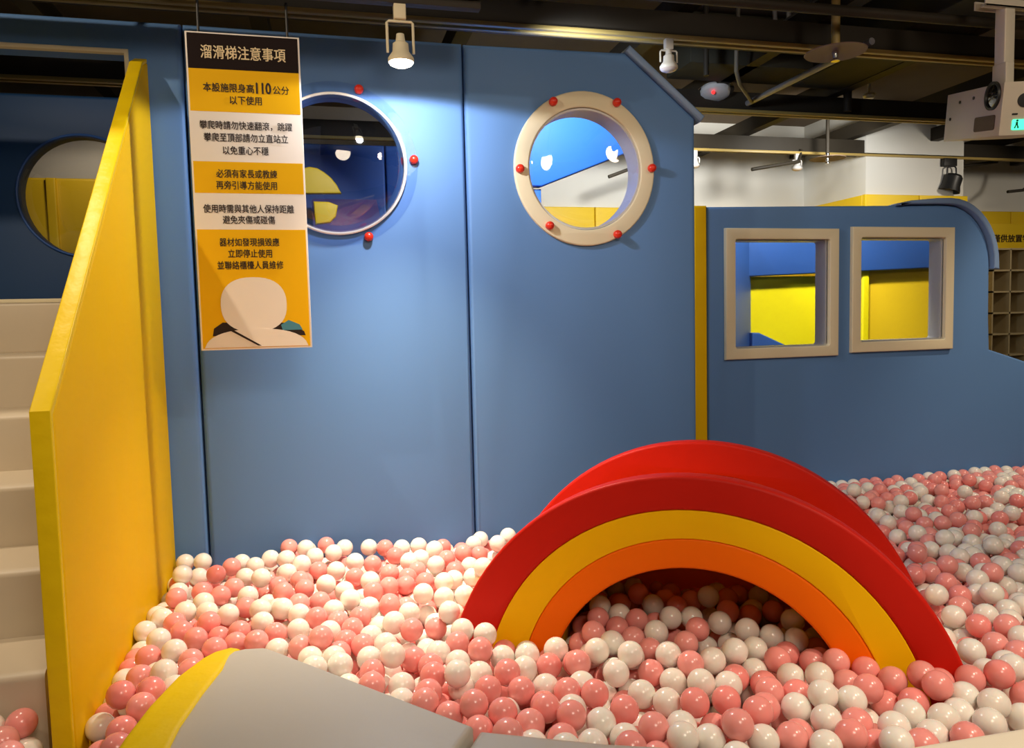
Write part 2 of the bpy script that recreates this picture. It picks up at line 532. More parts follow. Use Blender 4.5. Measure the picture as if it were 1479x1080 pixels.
pipe('small dark conduit seen through the right porthole against the white wall', [(2.55, 6.5, 2.60), (2.85, 6.5, 2.71), (3.15, 6.48, 2.79), (3.30, 6.4, 2.84)], 0.016, M['steel_dark'], 'conduit', 'conduit')
# slanted brown bracket above the lamp
bm = bmesh.new()
tube(bm, [(1.02, 3.55, 2.93), (1.16, 3.55, 3.12)], 0.03, 6); tube(bm, [(1.10, 3.58, 2.93), (1.24, 3.58, 3.12)], 0.02, 6)
tag(obj('ceiling_bracket', bm, M['disc']), 'brown slanted steel bracket under the ceiling at the top edge', 'bracket')

def sprinkler(label, x, y, z, r):
    t = thing('fire_sprinkler', label, 'sprinkler', (x, y, z))
    bm = bmesh.new(); lathe(bm, [(0.0, 0.012), (r * 0.5, 0.010), (r, 0.0), (r * 0.98, -0.004), (r * 0.5, 0.005), (0.0, 0.006)], (x, y, z), (0, 0, 1), 40); obj('collector_disc', bm, M['disc'], t)
    bm = bmesh.new(); lathe(bm, [(0.0, 0.04), (0.018, 0.04), (0.018, 0.0), (0.012, -0.03), (0.022, -0.04), (0.022, -0.045), (0.0, -0.045)], (x, y, z), (0, 0, 1), 16); obj('sprinkler_head', bm, M['chrome'], t)
sprinkler('large brown sprinkler disc hanging below the drop pipe', 2.665, 3.55, 2.704, 0.155)
sprinkler('smaller brown sprinkler disc beside the white spot on the far wall', 4.43, 6.0, 2.71, 0.155)
pipe('short pipe above the smaller sprinkler disc', [(4.43, 6.0, 3.29), (4.43, 6.0, 2.75)], 0.016, M['steel_dark'], 'sprinkler_pipe')

# smoke detectors
t = thing('smoke_detector', 'white smoke detector with a red light and chrome ring beside the tall blue wall', 'smoke detector', (2.79, 5.03, 2.94))
ax = Vector((-0.12, -0.25, -1)).normalized()
bm = bmesh.new(); lathe(bm, [(0.0, 0.0), (0.095, 0.0), (0.105, 0.02), (0.10, 0.045), (0.07, 0.062), (0.0, 0.066)], (2.79, 5.03, 2.955), ax, 36); obj('housing', bm, M['jamb'], t)
bm = bmesh.new(); lathe(bm, [(0.115, 0.0), (0.125, 0.004), (0.125, 0.012), (0.112, 0.014)], (2.81, 5.05, 2.958), ax, 36); obj('chrome_ring', bm, M['chrome'], t)
bm = bmesh.new(); bmesh.ops.create_uvsphere(bm, u_segments=10, v_segments=6, radius=0.013, matrix=Matrix.Translation((2.735, 4.955, 2.905))); obj('indicator_light', bm, M['red_led'], t)
tube_top = bmesh.new(); tube(tube_top, [(2.79, 5.03, 2.95), (2.79, 5.03, 3.29)], 0.02, 8); obj('stem', tube_top, M['steel_dark'], t)
bm = bmesh.new(); lathe(bm, [(0.0, 0.0), (0.045, 0.0), (0.05, -0.02), (0.035, -0.04), (0.0, -0.045)], (4.45, 5.5, 3.13), (0, 0, 1), 24); tube(bm, [(4.45, 5.5, 3.13), (4.45, 5.5, 3.29)], 0.012, 8)
tag(obj('smoke_detector', bm, M['jamb']), 'tiny plain white detector under the brown ceiling left of the projector', 'smoke detector')

# ------------------------------------------------------------ track spots
def par_spot(label, x, y, ztop, drop, m_body, m_bulb, lit=False, name='track_spotlight'):
    t = thing(name, label, 'spotlight', (x, y, ztop))
    zb = ztop - drop
    bm = bmesh.new(); box(bm, x - 0.022, x + 0.022, y - 0.016, y + 0.016, ztop - 0.055, ztop, 0.004); obj('track_adapter', bm, m_body, t)
    bm = bmesh.new()
    w = 0.047
    tube(bm, [(x - w, y, zb + 0.045), (x - w, y, ztop - 0.066), (x - w + 0.006, y, ztop - 0.06), (x + w - 0.006, y, ztop - 0.06), (x + w, y, ztop - 0.066), (x + w, y, zb + 0.045)], 0.005, 8)
    obj('yoke', bm, m_body, t)
    bm = bmesh.new(); lathe(bm, [(0.0, 0.115), (0.014, 0.112), (0.018, 0.085), (0.028, 0.078), (0.030, 0.05), (0.040, 0.036), (0.047, 0.026), (0.047, 0.018), (0.046, 0.012)], (x, y, zb), (0, 0, 1), 28); obj('bulb_body', bm, m_body, t)
    bm = bmesh.new(); lathe(bm, [(0.0, -0.004), (0.025, -0.002), (0.040, 0.005), (0.046, 0.014), (0.044, 0.018), (0.0, 0.018)], (x, y, zb), (0, 0, 1), 28); obj('bulb_face', bm, m_bulb, t)
    return t
lamp = par_spot('lit white spot lamp glowing in front of the tall blue wall', 0.322, 2.855, 2.502, 0.217, M['beige'], M['bulb_on'], True)
spot_light('lamp_beam', (0.322, 2.855, 2.278), (0.34, 2.74, 0.4), 250, 86, 1.0, (1.0, 0.80, 0.56), 0.03, lamp)
spot_light('lamp_spill', (0.322, 2.855, 2.276), (0.322, 3.25, 0.4), 50, 168, 0.10, (0.95, 0.95, 1.0), 0.035, lamp)
par_spot('unlit white spot lamp with yoke hanging right of the tall blue wall', 1.826, 3.775, 2.798, 0.165, M['white_metal'], M['bulb_off'])
par_spot('small white spot lamp hanging against the far white wall', 4.29, 6.245, 2.798, 0.15, M['jamb'], M['bulb_off'])
par_spot('white spot lamp half hidden by the right edge of the tall blue wall', 3.262, 6.245, 2.798, 0.15, M['jamb'], M['bulb_off'])
t = thing('track_spotlight', 'black spotlight tilted on the track in front of the white bay', 'spotlight', (5.95, 6.24, 2.796))
bm = bmesh.new(); box(bm, 5.87, 6.02, 6.20, 6.26, 2.72, 2.796, 0.006); obj('track_adapter', bm, M['black'], t)
bm = bmesh.new(); tube(bm, [(5.90, 6.2, 2.58), (5.905, 6.2, 2.70), (5.935, 6.2, 2.72), (5.985, 6.2, 2.72), (6.005, 6.2, 2.70), (6.01, 6.2, 2.58)], 0.008, 8); obj('yoke', bm, M['black'], t)
bm = bmesh.new(); lathe(bm, [(0.0, 0.0), (0.07, 0.0), (0.085, 0.02), (0.085, 0.10), (0.10, 0.16), (0.095, 0.16), (0.08, 0.11), (0.0, 0.105)], (5.98, 6.2, 2.635), (-0.28, 0.1, -1), 24); obj('lamp_head', bm, M['black'], t)

# ------------------------------------------------------------ projector hanging from the ceiling
A = Vector((3.157, 3.0, 2.290))
DL = Vector((0.322, 0.947, 0.175)).normalized()
DR = Vector((0.947, -0.322, 0.0)).normalized()
DU = DR.cross(DL).normalized()
t = thing('ceiling_projector', 'white boxy projector hanging on a pole at the upper right', 'projector', A)
bm = bmesh.new(); pad(bm, [(0.0, -0.121), (0.56, -0.121), (0.56, 0.119), (0.0, 0.119)], 0.36, 0.006, A, DL, DU, -DR, seg=2, back_bev=0.006); pj = obj('housing', bm, M['white_metal'], t)
def on_side(a, c, w=0.0): return A + DL * a + DU * c - DR * w
def on_front(b, c, w=0.0): return A + DR * b + DU * c - DL * w
bm = bmesh.new(); lathe(bm, [(0.066, 0.0), (0.066, 0.012), (0.055, 0.012), (0.053, 0.004)], on_side(0.082, 0.066), -DR, 32)
for f in [f for f in bm.faces if len(f.verts) > 6]: bm.faces.remove(f)
lens = obj('lens', bm, M['black'], t, label='black round lens on the side')
bm = bmesh.new(); lathe(bm, [(0.056, 0.0), (0.056, 0.003), (0.03, 0.009), (0.0, 0.011)], on_side(0.082, 0.066), -DR, 32); obj('lens_glass', bm, M['glass_dark'], lens)
bm = bmesh.new(); pad(bm, rrect(0.045, 0.235, -0.092, -0.022, 0.012), 0.004, 0.0, on_side(0, 0, 0.004), DL, DU, -DR); obj('vent_grille', bm, M['brown_label'], t)
for a, c in ((0.27, 0.075), (0.41, 0.068), (0.50, -0.01)):
    bm = bmesh.new(); lathe(bm, [(0.008, 0.0), (0.008, 0.004), (0.0, 0.005)], on_side(a, c), -DR, 12); obj('screw', bm, M['black'], t)
bm = bmesh.new(); lathe(bm, [(0.032, 0.0), (0.032, 0.004), (0.0, 0.005)], on_front(0.10, 0.035), -DL, 28); obj('round_port', bm, M['black'], t)
bm = bmesh.new(); pad(bm, rrect(0.050, 0.075, -0.030, -0.022, 0.003), 0.003, 0.0, on_front(0, 0, 0.003), DR, DU, -DL); obj('slot', bm, M['black'], t)
bm = bmesh.new(); pad(bm, rrect(0.054, 0.20, -0.098, -0.050, 0.006), 0.004, 0.001, on_front(0, 0, 0.004), DR, DU, -DL); gs = obj('lit_sign', bm, M['green_sign'], t, label='glowing green sign panel')
bm = bmesh.new()
tube(bm, [on_front(0.066, -0.090, 0.006), on_front(0.074, -0.066, 0.006), on_front(0.082, -0.090, 0.006)], 0.0035, 6)
tube(bm, [on_front(0.074, -0.078, 0.006), on_front(0.074, -0.062, 0.006)], 0.005, 6)
bmesh.ops.create_uvsphere(bm, u_segments=10, v_segments=6, radius=0.005, matrix=Matrix.Translation(on_front(0.075, -0.056, 0.006)))
obj('figure_mark', bm, M['dark_green'], gs)
bm = bmesh.new(); box(bm, 3.205, 3.265, 3.035, 3.095, 2.50, 3.30, 0.006); obj('pole', bm, M['white_metal'], t)
bm = bmesh.new(); box(bm, 3.200, 3.250, 3.02, 3.10, 2.405, 2.52, 0.006); obj('hinge_bracket', bm, M['white_metal'], t)
bm = bmesh.new(); box(bm, 3.085, 3.42, 3.03, 3.06, 2.770, 2.782, 0.002); box(bm, 3.085, 3.42, 3.03, 3.038, 2.77, 2.81, 0.002); box(bm, 3.085, 3.42, 3.09, 3.098, 2.77, 2.81, 0.002); obj('cross_bar', bm, M['white_metal'], t)

# ------------------------------------------------------------ tall blue wall: three padded panels
TOP = 2.546
Y0 = 3.30
def bolt_part(x, y, z, parent, r=0.019):
    bm = bmesh.new()
    lathe(bm, [(r * 0.98, 0.0), (r, 0.012), (r * 0.9, 0.020), (r * 0.55, 0.026), (0.0, 0.028)], (x, y, z), (0, -1, 0), 18)
    obj('bolt_cap', bm, M['bolt'], parent)

# left panel with the doorway to the stairs
bm = wall_pad([(-2.6, 0.0), (-0.489, 0.0), (-0.489, TOP), (-2.6, TOP)], Y0, 0.12, 0.022, [rect(-1.75, -0.690, 1.470, 2.425)], 0.012)
pa = tag(obj('padded_wall_panel', bm, M['blue']), 'blue padded wall panel at left with the open doorway above the stairs', 'wall panel')
bm = bmesh.new()
pad(bm, rect(-1.757, -0.681, 1.462, 2.434), 0.03, 0.004, (0, Y0 - 0.006, 0), (1, 0, 0), (0, 0, 1), (0, -1, 0), [rect(-1.742, -0.697, 1.478, 2.418)], 0.004)
obj('doorway_frame', bm, M['beige'], pa, label='cream lining around the doorway')

# middle panel with the dome window
LC = (0.090, 2.015)
bm = wall_pad([(-0.483, 0.0), (0.635, 0.0), (0.635, TOP - 0.006), (-0.483, TOP)], Y0, 0.12, 0.022, [circle(*LC, 0.286, 64)], 0.006)
pb = tag(obj('padded_wall_panel', bm, M['blue']), 'blue padded wall panel in the middle behind the hanging sign', 'wall panel')
bm = bmesh.new()
pad(bm, circle(*LC, 0.337, 72), 0.006, 0.002, (0, Y0 - 0.0065, 0), (1, 0, 0), (0, 0, 1), (0, -1, 0), [circle(*LC, 0.284, 72)], 0.0)
port = obj('dome_window', bm, M['flange_clear'], pb, label='clear flange of the bulging dome window')
prof = []
for k in range(15):
    a = PI / 2 * k / 14
    prof.append((0.281 * math.cos(a), 0.135 * math.sin(a)))
prof[-1] = (0.0, 0.135)
bm = bmesh.new(); lathe(bm, prof, (LC[0], Y0 - 0.008, LC[1]), (0, -1, 0), 64)
for f in [f for f in bm.faces if len(f.verts) > 6]: bm.faces.remove(f)
obj('dome', bm, M['dome_clear'], port)
bm = bmesh.new()
ring = [(LC[0] + 0.286 * math.cos(2 * PI * k / 72), Y0 - 0.012, LC[1] + 0.286 * math.sin(2 * PI * k / 72)) for k in range(73)]
tube(bm, ring, 0.006, 8, False); obj('rim', bm, M['white_rim'], port)
for a in (71.5, 4.5, -68, -128, 176, 128):
    bolt_part(LC[0] + 0.322 * math.cos(math.radians(a)), Y0 - 0.0066, LC[1] + 0.322 * math.sin(math.radians(a)), port)

# right panel with the round porthole and the cut corner
RC = (1.181, 2.020)
bm = wall_pad([(0.641, 0.0), (1.729, 0.0), (1.729, 2.268), (1.385, TOP), (0.641, TOP - 0.008)], Y0, 0.12, 0.022, [circle(*RC, 0.268, 64)], 0.006)
pc = tag(obj('padded_wall_panel', bm, M['blue']), 'blue padded wall panel with the beige-ringed porthole and cut-off corner', 'wall panel')
bm = bmesh.new()
pad(bm, circle(*RC, 0.332, 72, 1.03), 0.022, 0.007, (0, Y0 - 0.016, 0), (1, 0, 0), (0, 0, 1), (0, -1, 0), [circle(*RC, 0.266, 72, 1.02)], 0.006)
port = obj('porthole', bm, M['beige'], pc, label='beige ring frame of the porthole')
bm = bmesh.new(); lathe(bm, [(0.269, 0.0), (0.2595, 0.0), (0.2595, 0.125), (0.269, 0.125)], (RC[0], Y0 - 0.004, RC[1]), (0, 1, 0), 64)
for f in [f for f in bm.faces if len(f.verts) > 6]: bm.faces.remove(f)
obj('white_sleeve', bm, M['jamb'], port)
bm = bmesh.new(); lathe(bm, [(0.262 * math.cos(PI / 2 * k / 10), 0.045 * math.sin(PI / 2 * k / 10)) if k < 10 else (0.0, 0.045) for k in range(11)], (RC[0], Y0 - 0.004, RC[1]), (0, -1, 0), 64)
for f in [f for f in bm.faces if len(f.verts) > 6]: bm.faces.remove(f)
obj('pane', bm, M['clear'], port)
for (x, z) in ((1.031, 2.306), (1.330, 2.315), (1.497, 2.029), (1.325, 1.729), (1.004, 1.766), (0.873, 2.012)):
    bolt_part(x, Y0 - 0.0165, z, port)
bm = bmesh.new()
d = Vector((1.729 - 1.385, 0, 2.268 - TOP)).normalized()
nn = Vector((-d.z, 0, d.x))
if nn.z < 0: nn = -nn
a = Vector((1.385, 0, TOP)); b_ = Vector((1.729, 0, 2.268))
q = [a - d * 0.005, b_ + d * 0.03, b_ + d * 0.03 + nn * 0.035, a - d * 0.005 + nn * 0.035]
wall_pad([(p.x, p.z) for p in q], Y0 - 0.012, 0.14, 0.01, bm=bm)
obj('corner_piping', bm, M['blue_trim'], pc)

# ------------------------------------------------------------ right wall like a vehicle with two square windows
Y1 = 3.55
arc = [(3.13, 1.922), (3.30, 1.926)]
for k in range(9):
    a = PI / 2 - PI / 2 * k / 8
    arc.append((3.39 + 0.29 * math.cos(a), 1.60 + 0.325 * math.sin(a)))
out = [(1.925, 0.0), (5.2, 0.0), (5.2, 0.72), (4.6, 0.80), (4.2, 0.94), (3.95, 1.040), (3.694, 1.118), (3.684, 1.30)] + list(reversed(arc)) + [(1.925, 1.900)]
W1 = (2.015, 2.683, 1.119, 1.792)
W2 = (2.764, 3.421, 1.131, 1.803)
m = 0.056
bm = wall_pad(out, Y1, 0.09, 0.015, [rect(W1[0] + m, W1[1] - m, W1[2] + m, W1[3] - m), rect(W2[0] + m, W2[1] - m, W2[2] + m, W2[3] - m)], 0.004)
pr = tag(obj('padded_wall_panel', bm, M['blue']), 'low blue padded wall shaped like a vehicle with two square windows', 'wall panel')
for W, lab in ((W1, 'beige frame of the window nearer the yellow strip'), (W2, 'beige frame of the window nearer the rounded end')):
    bm = bmesh.new()
    pad(bm, rect(*W), 0.030, 0.007, (0, Y1 - 0.022, 0), (1, 0, 0), (0, 0, 1), (0, -1, 0), [rrect(W[0] + m, W[1] - m, W[2] + m, W[3] - m, 0.012)], 0.005)
    fr = obj('window_frame', bm, M['beige'], pr, label=lab)
    bm = bmesh.new()
    wall_pad(rect(W[0] + m - 0.003, W[1] - m + 0.003, W[2] + m - 0.003, W[3] - m + 0.003), Y1 + 0.009, 0.088, 0.0, [rrect(W[0] + m + 0.006, W[1] - m - 0.006, W[2] + m + 0.006, W[3] - m - 0.006, 0.016)], 0.0, bm)
    obj('window_lining', bm, M['jamb'], fr)
    bm = bmesh.new(); box(bm, W[0] + m, W[1] - m, Y1 + 0.0, Y1 + 0.004, W[2] + m, W[3] - m); obj('pane', bm, M['clear'], fr)
# padded rim over the rounded end
bm = bmesh.new()
inner = [(3.05, 1.918), (3.13, 1.926), (3.30, 1.930)] + [(3.39 + 0.294 * math.cos(PI / 2 - PI / 2 * k / 10), 1.60 + 0.33 * math.sin(PI / 2 - PI / 2 * k / 10)) for k in range(11)] + [(3.682, 1.575)]
outer = [(3.05, 1.922), (3.13, 1.945), (3.30, 1.960)] + [(3.39 + 0.328 * math.cos(PI / 2 - PI / 2 * k / 10), 1.60 + 0.362 * math.sin(PI / 2 - PI / 2 * k / 10)) for k in range(11)] + [(3.720, 1.570)]
wall_pad(inner + list(reversed(outer)), Y1 - 0.03, 0.15, 0.008, bm=bm)
obj('roof_rim', bm, M['blue_trim'], pr)
bm = wall_pad(rect(1.845, 1.919, 0.0, 1.905), Y1 - 0.004, 0.10, 0.012)
tag(obj('corner_strip', bm, M['yellow']), 'upright yellow padded strip between the tall and the low blue walls', 'strip')

# ------------------------------------------------------------ behind the walls
def slab(pts, thick):
    """upright board over a ground line of two points"""
    (x0, y0), (x1, y1), z0, z1 = pts
    d = Vector((x1 - x0, y1 - y0, 0))
    L = d.length
    d.normalize()
    n = Vector((d.y, -d.x, 0))
    bm = bmesh.new()
    pad(bm, rect(0, L, z0, z1), thick, 0.01, (x0, y0, 0), d, (0, 0, 1), n)
    return bm
# slide landing behind the doorway
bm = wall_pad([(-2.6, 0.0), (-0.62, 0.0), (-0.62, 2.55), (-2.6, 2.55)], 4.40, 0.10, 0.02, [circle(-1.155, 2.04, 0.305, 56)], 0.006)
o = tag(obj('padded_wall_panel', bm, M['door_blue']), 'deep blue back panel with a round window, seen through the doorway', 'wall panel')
bm = bmesh.new(); ring = [(-1.155 + 0.309 * math.cos(2 * PI * k / 64), 4.392, 2.04 + 0.309 * math.sin(2 * PI * k / 64)) for k in range(65)]
tube(bm, ring, 0.007, 8, False); rm = obj('porthole_rim', bm, M['navy'], o)
bm = bmesh.new(); lathe(bm, [(0.305 * math.cos(PI / 2 * k / 10), 0.09 * math.sin(PI / 2 * k / 10)) if k < 10 else (0.0, 0.09) for k in range(11)], (-1.155, 4.40, 2.04), (0, -1, 0), 56)
for f in [f for f in bm.faces if len(f.verts) > 6]: bm.faces.remove(f)
obj('dome', bm, M['clear'], rm)
bm = wall_pad(rect(-3.4, -0.4, 0.0, 2.29), 5.30, 0.08, 0.02)
pad(bm, rect(-1.60, -1.545, 0.0, 2.285), 0.03, 0.008, (0, 5.275, 0), (1, 0, 0), (0, 0, 1), (0, -1, 0))
tag(obj('padded_wall_panel', bm, M['yellow_flat']), 'ochre yellow panel seen through the round window behind the doorway', 'wall panel')
bm = wall_pad(rect(-3.4, -0.75, 0.0, 2.9), 5.75, 0.08, 0.0)
tag(obj('partition_board', bm, M['wall_white']), 'pale grey board above the yellow panel behind the doorway window', 'partition')
bm = wall_pad(rect(-0.60, 0.385, 0.0, 2.345), 4.40, 0.10, 0.012)
wall_pad(rect(0.39, 0.68, 0.0, 2.345), 4.40, 0.10, 0.012, bm=bm)
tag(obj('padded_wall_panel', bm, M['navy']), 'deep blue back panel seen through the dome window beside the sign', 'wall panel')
# slide with yellow sides
t = thing('indoor_slide', 'violet slide with yellow side fins seen inside the dome window', 'slide', (0.05, 3.9, 0.0))
bm = bmesh.new()
pad(bm, [(-3.55, 1.62), (-3.62, 1.72), (-3.95, 1.86), (-4.25, 2.02), (-4.25, 1.88), (-3.95, 1.74), (-3.60, 1.58)], 0.34, 0.01, (-0.02, 0, 0), (0, -1, 0), (0, 0, 1), (-1, 0, 0))
obj('chute', bm, M['slide_violet'], t)
bm = bmesh.new(); wall_pad([(-0.15, 1.965), (0.12, 1.97), (0.10, 2.01), (0.075, 2.043), (0.045, 2.068), (0.014, 2.086), (-0.021, 2.092), (-0.15, 2.06)], 3.75, 0.03, 0.008, bm=bm); obj('side_fin', bm, M['yellow_flat'], t)
bm = bmesh.new(); wall_pad([(-0.006, 1.805), (0.06, 1.815), (0.087, 1.842), (0.098, 1.892), (0.059, 1.907), (-0.011, 1.909)], 3.60, 0.03, 0.008, bm=bm); obj('side_fin', bm, M['yellow_flat'], t)
bm = bmesh.new(); box(bm, -0.02, 0.30, 3.7, 4.2, 0.0, 1.60, 0.02); obj('base', bm, M['navy'], t)
# blue canopy seen through the porthole
bm = wall_pad([(1.245, 2.10), (2.02, 2.40), (2.02, 2.60), (0.70, 2.62), (0.70, 2.10)], 4.20, 0.06, 0.01)
tag(obj('padded_wall_panel', bm, M['bright_blue']), 'bright blue overhead panel with a slanted lower edge inside the porthole', 'wall panel')
bm = wall_pad(rect(0.70, 1.250, 0.0, 2.09), 4.23, 0.06, 0.01)
tag(obj('padded_wall_panel', bm, M['bright_blue']), 'bright blue upright panel at the left inside the porthole', 'wall panel')
# play house room behind the square windows
bm = slab(((2.02, 3.68), (2.80, 4.58), 0.0, 1.86), 0.05)
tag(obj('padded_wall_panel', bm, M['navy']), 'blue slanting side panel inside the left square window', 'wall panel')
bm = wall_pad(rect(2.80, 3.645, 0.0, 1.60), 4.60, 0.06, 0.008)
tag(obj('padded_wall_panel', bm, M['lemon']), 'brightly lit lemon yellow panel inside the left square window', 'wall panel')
bm = wall_pad(rect(3.72, 4.55, 0.0, 1.66), 4.60, 0.06, 0.008)
tag(obj('padded_wall_panel', bm, M['yellow_flat']), 'darker ochre yellow panel inside the right square window', 'wall panel')
bm = wall_pad(rect(3.65, 3.715, 0.0, 1.66), 4.56, 0.08, 0.02)
tag(obj('padded_post', bm, M['lemon']), 'slim lemon yellow padded post inside the right square window', 'post')
bm = wall_pad([(2.70, 1.595), (4.55, 1.655), (4.55, 1.90), (2.70, 1.90)], 4.53, 0.05, 0.01)
tag(obj('padded_beam', bm, M['navy']), 'blue padded header beam above the yellow panels inside the square windows', 'beam')
bm = wall_pad([(2.76, 0.9), (3.30, 0.9), (3.30, 1.01), (2.815, 1.225), (2.76, 1.225)], 4.50, 0.09, 0.01)
tag(obj('padded_ramp', bm, M['navy']), 'blue sloping pad at the lower left inside the left square window', 'ramp')
bm = bmesh.new(); lathe(bm, [(0.0, 0.0), (0.045, 0.0), (0.05, 0.015), (0.03, 0.03), (0.0, 0.032)], (2.33, 4.02, 1.80), (0.5, -0.8, -0.2), 20)
tag(obj('puck_lamp', bm, M['violet_led']), 'small glowing violet lamp in the upper left of the left square window', 'lamp')

# ------------------------------------------------------------ cubby shelf
t = thing('cubby_shelf', 'pale wooden cubby shelf with square cells under a yellow header at right', 'shelf', (7.9, 7.08, 0.0))
cw, ch, x0c, ztop = 0.232, 0.232, 7.118, 1.985
bm = bmesh.new()
for k in range(8): box(bm, x0c + k * cw - 0.009, x0c + k * cw + 0.009, 6.82, 7.13, ztop - 8 * ch, ztop)
for k in range(9): box(bm, x0c - 0.009, x0c + 7 * cw + 0.009, 6.82, 7.13, ztop - k * ch - 0.009, ztop - k * ch + 0.009)
obj('lattice', bm, M['wood'], t)
bm = bmesh.new(); box(bm, x0c, x0c + 7 * cw, 7.125, 7.14, ztop - 8 * ch, ztop); obj('back_board', bm, M['wood_in'], t)
bm = bmesh.new(); wall_pad(rect(x0c - 0.2, x0c + 7 * cw + 0.1, ztop + 0.01, 2.29), 7.06, 0.07, 0.004, bm=bm); hd = obj('header_board', bm, M['yellow_flat'], t)


def text_mesh(s):
    cu = bpy.data.curves.new('txt', 'FONT')
    cu.body = s
    cu.size = 1.0
    cu.resolution_u = 3
    to = bpy.data.objects.new('txt', cu)
    COL.objects.link(to)
    dg = bpy.context.evaluated_depsgraph_get()
    me = bpy.data.meshes.new_from_object(to.evaluated_get(dg))
    bpy.data.objects.remove(to)
    bpy.data.curves.remove(cu)
    return me


def lettering(s, centre, width, height, m, parent, U=(1, 0, 0), V=(0, 0, 1), bold=0.012):
    """flat letters fitted to width x height, centred on a point of the plane U,V; bold doubles the strokes sideways"""
    t0 = text_mesh(s)
    bm = bmesh.new()
    for k, (dx, dy) in enumerate(((0, 0), (bold, 0), (bold * 0.5, bold * 0.6))):
        bm.from_mesh(t0)
        bmesh.ops.translate(bm, verts=bm.verts[k * len(t0.vertices):], vec=(dx, dy, 0.0004 * k))
        bm.verts.ensure_lookup_table()
    me = bpy.data.meshes.new('lettering')
    bm.to_mesh(me)
    bm.free()
    cs = np.array([v.co[:] for v in me.vertices])
    lo, hi = cs.min(0), cs.max(0)
    c = (lo + hi) / 2
    kx = width / (hi[0] - lo[0])
    ky = height / (hi[1] - lo[1])
    base = WLOC[parent.name]
    U, V, P0 = Vector(U), Vector(V), Vector(centre)
    Nv = V.cross(U) * -1
    for v in me.vertices:
        v.co = P0 + U * ((v.co.x - c[0]) * kx) + V * ((v.co.y - c[1]) * ky) + Nv * v.co.z * 0.5 - base
    me.materials.clear()
    me.materials.append(m)
    me.name = 'lettering'
    return link('lettering', me, parent, base)


lettering('僅供放置物', (7.607, 7.0585, 2.125), 0.514, 0.088, M['ink'], hd, bold=0.06)

# ------------------------------------------------------------ stairs
t = thing('padded_staircase', 'cream padded stairs climbing to the doorway behind the yellow side panel', 'stairs', (-1.2, 2.7, 0.0))
for k in range(0, 6):
    ny = 3.335 - 0.255 * k
    z = 1.465 - 0.19 * k
    if k == 0:
        bm = bmesh.new(); box(bm, -1.90, -0.700, 3.262, 3.298, 1.27, 1.462, 0.010, 3)
        obj('top_riser', bm, M['step'], t)
        continue
    bm = bmesh.new()
    zb = z - 0.19 if k < 5 else 0.0
    yb = min(ny + 0.262, 3.296)
    pad(bm, [(-(ny), zb), (-(ny), z), (-yb, z), (-yb, zb)], 1.20, 0.0, (-0.700, 0, 0), (0, -1, 0), (0, 0, 1), (1, 0, 0))
    ed = [e for e in bm.edges if abs(e.verts[0].co.y - ny) < 1e-4 and abs(e.verts[1].co.y - ny) < 1e-4 and abs(e.verts[0].co.z - z) < 1e-4 and abs(e.verts[1].co.z - z) < 1e-4]
    bmesh.ops.bevel(bm, geom=ed, offset=0.022, segments=4, profile=0.5, affect='EDGES')
    obj('step', bm, M['step'], t)

bm = bmesh.new(); box(bm, -1.74, -0.70, 3.425, 4.395, 0.0, 1.472, 0.012, 3)
tag(obj('padded_landing', bm, M['step']), 'padded landing inside the doorway at the top of the stairs', 'landing')

# ------------------------------------------------------------ yellow side panel of the stairs
bm = bmesh.new()
oy = [(1.965, 0.0), (1.965, 1.165), (2.02, 1.215), (3.20, 2.345), (3.293, 2.385), (3.293, 0.0)]
pad(bm, [(-a, b) for a, b in oy], 0.050, 0.012, (-0.612, 0, 0), (0, -1, 0), (0, 0, 1), (1, 0, 0), back_bev=0.012)
sp = tag(obj('side_panel', bm, M['yellow']), 'tall yellow padded side panel with a slanted top beside the stairs', 'panel')
bm = bmesh.new()
edge = [(1.957, 0.0), (1.957, 1.172), (2.015, 1.226), (3.20, 2.358), (3.29, 2.398), (3.29, 2.383), (3.205, 2.345), (2.03, 1.215), (1.972, 1.160), (1.972, 0.0)]
pad(bm, [(-a, b) for a, b in edge], 0.046, 0.004, (-0.614, 0, 0), (0, -1, 0), (0, 0, 1), (1, 0, 0), back_bev=0.004)
obj('edge_strip', bm, M['yellow_seam'], sp, label='lighter yellow strip along the front and slanted top edge')

# ------------------------------------------------------------ hanging sign
YS = 2.90
SX0, SX1, SZ0, SZ1 = -0.4165, -0.0345, 1.271, 2.378
t = thing('hanging_sign', 'tall yellow, white and black notice board hanging in front of the blue wall', 'sign', (-0.225, YS, SZ0))
bm = wall_pad(rect(SX0, SX1, SZ0, SZ1), YS, 0.008, 0.001); bd = obj('board', bm, M['sign_white'], t)
def band(z0, z1, m, b=0.006):
    bm = wall_pad(rect(SX0 + b, SX1 - b, z0, z1), YS - 0.001, 0.001, 0.0)
    obj('printed_band', bm, m, bd)
def sz(py):  # height on the board from the share of its length below the top edge
    return SZ1 - (SZ1 - SZ0) * py
band(sz(0.113), SZ1 - 0.005, M['sign_black'])
band(sz(0.244), sz(0.113), M['sign_yellow'])
band(sz(0.499), sz(0.400), M['sign_yellow'])
band(SZ0 + 0.006, sz(0.614), M['sign_yellow'])
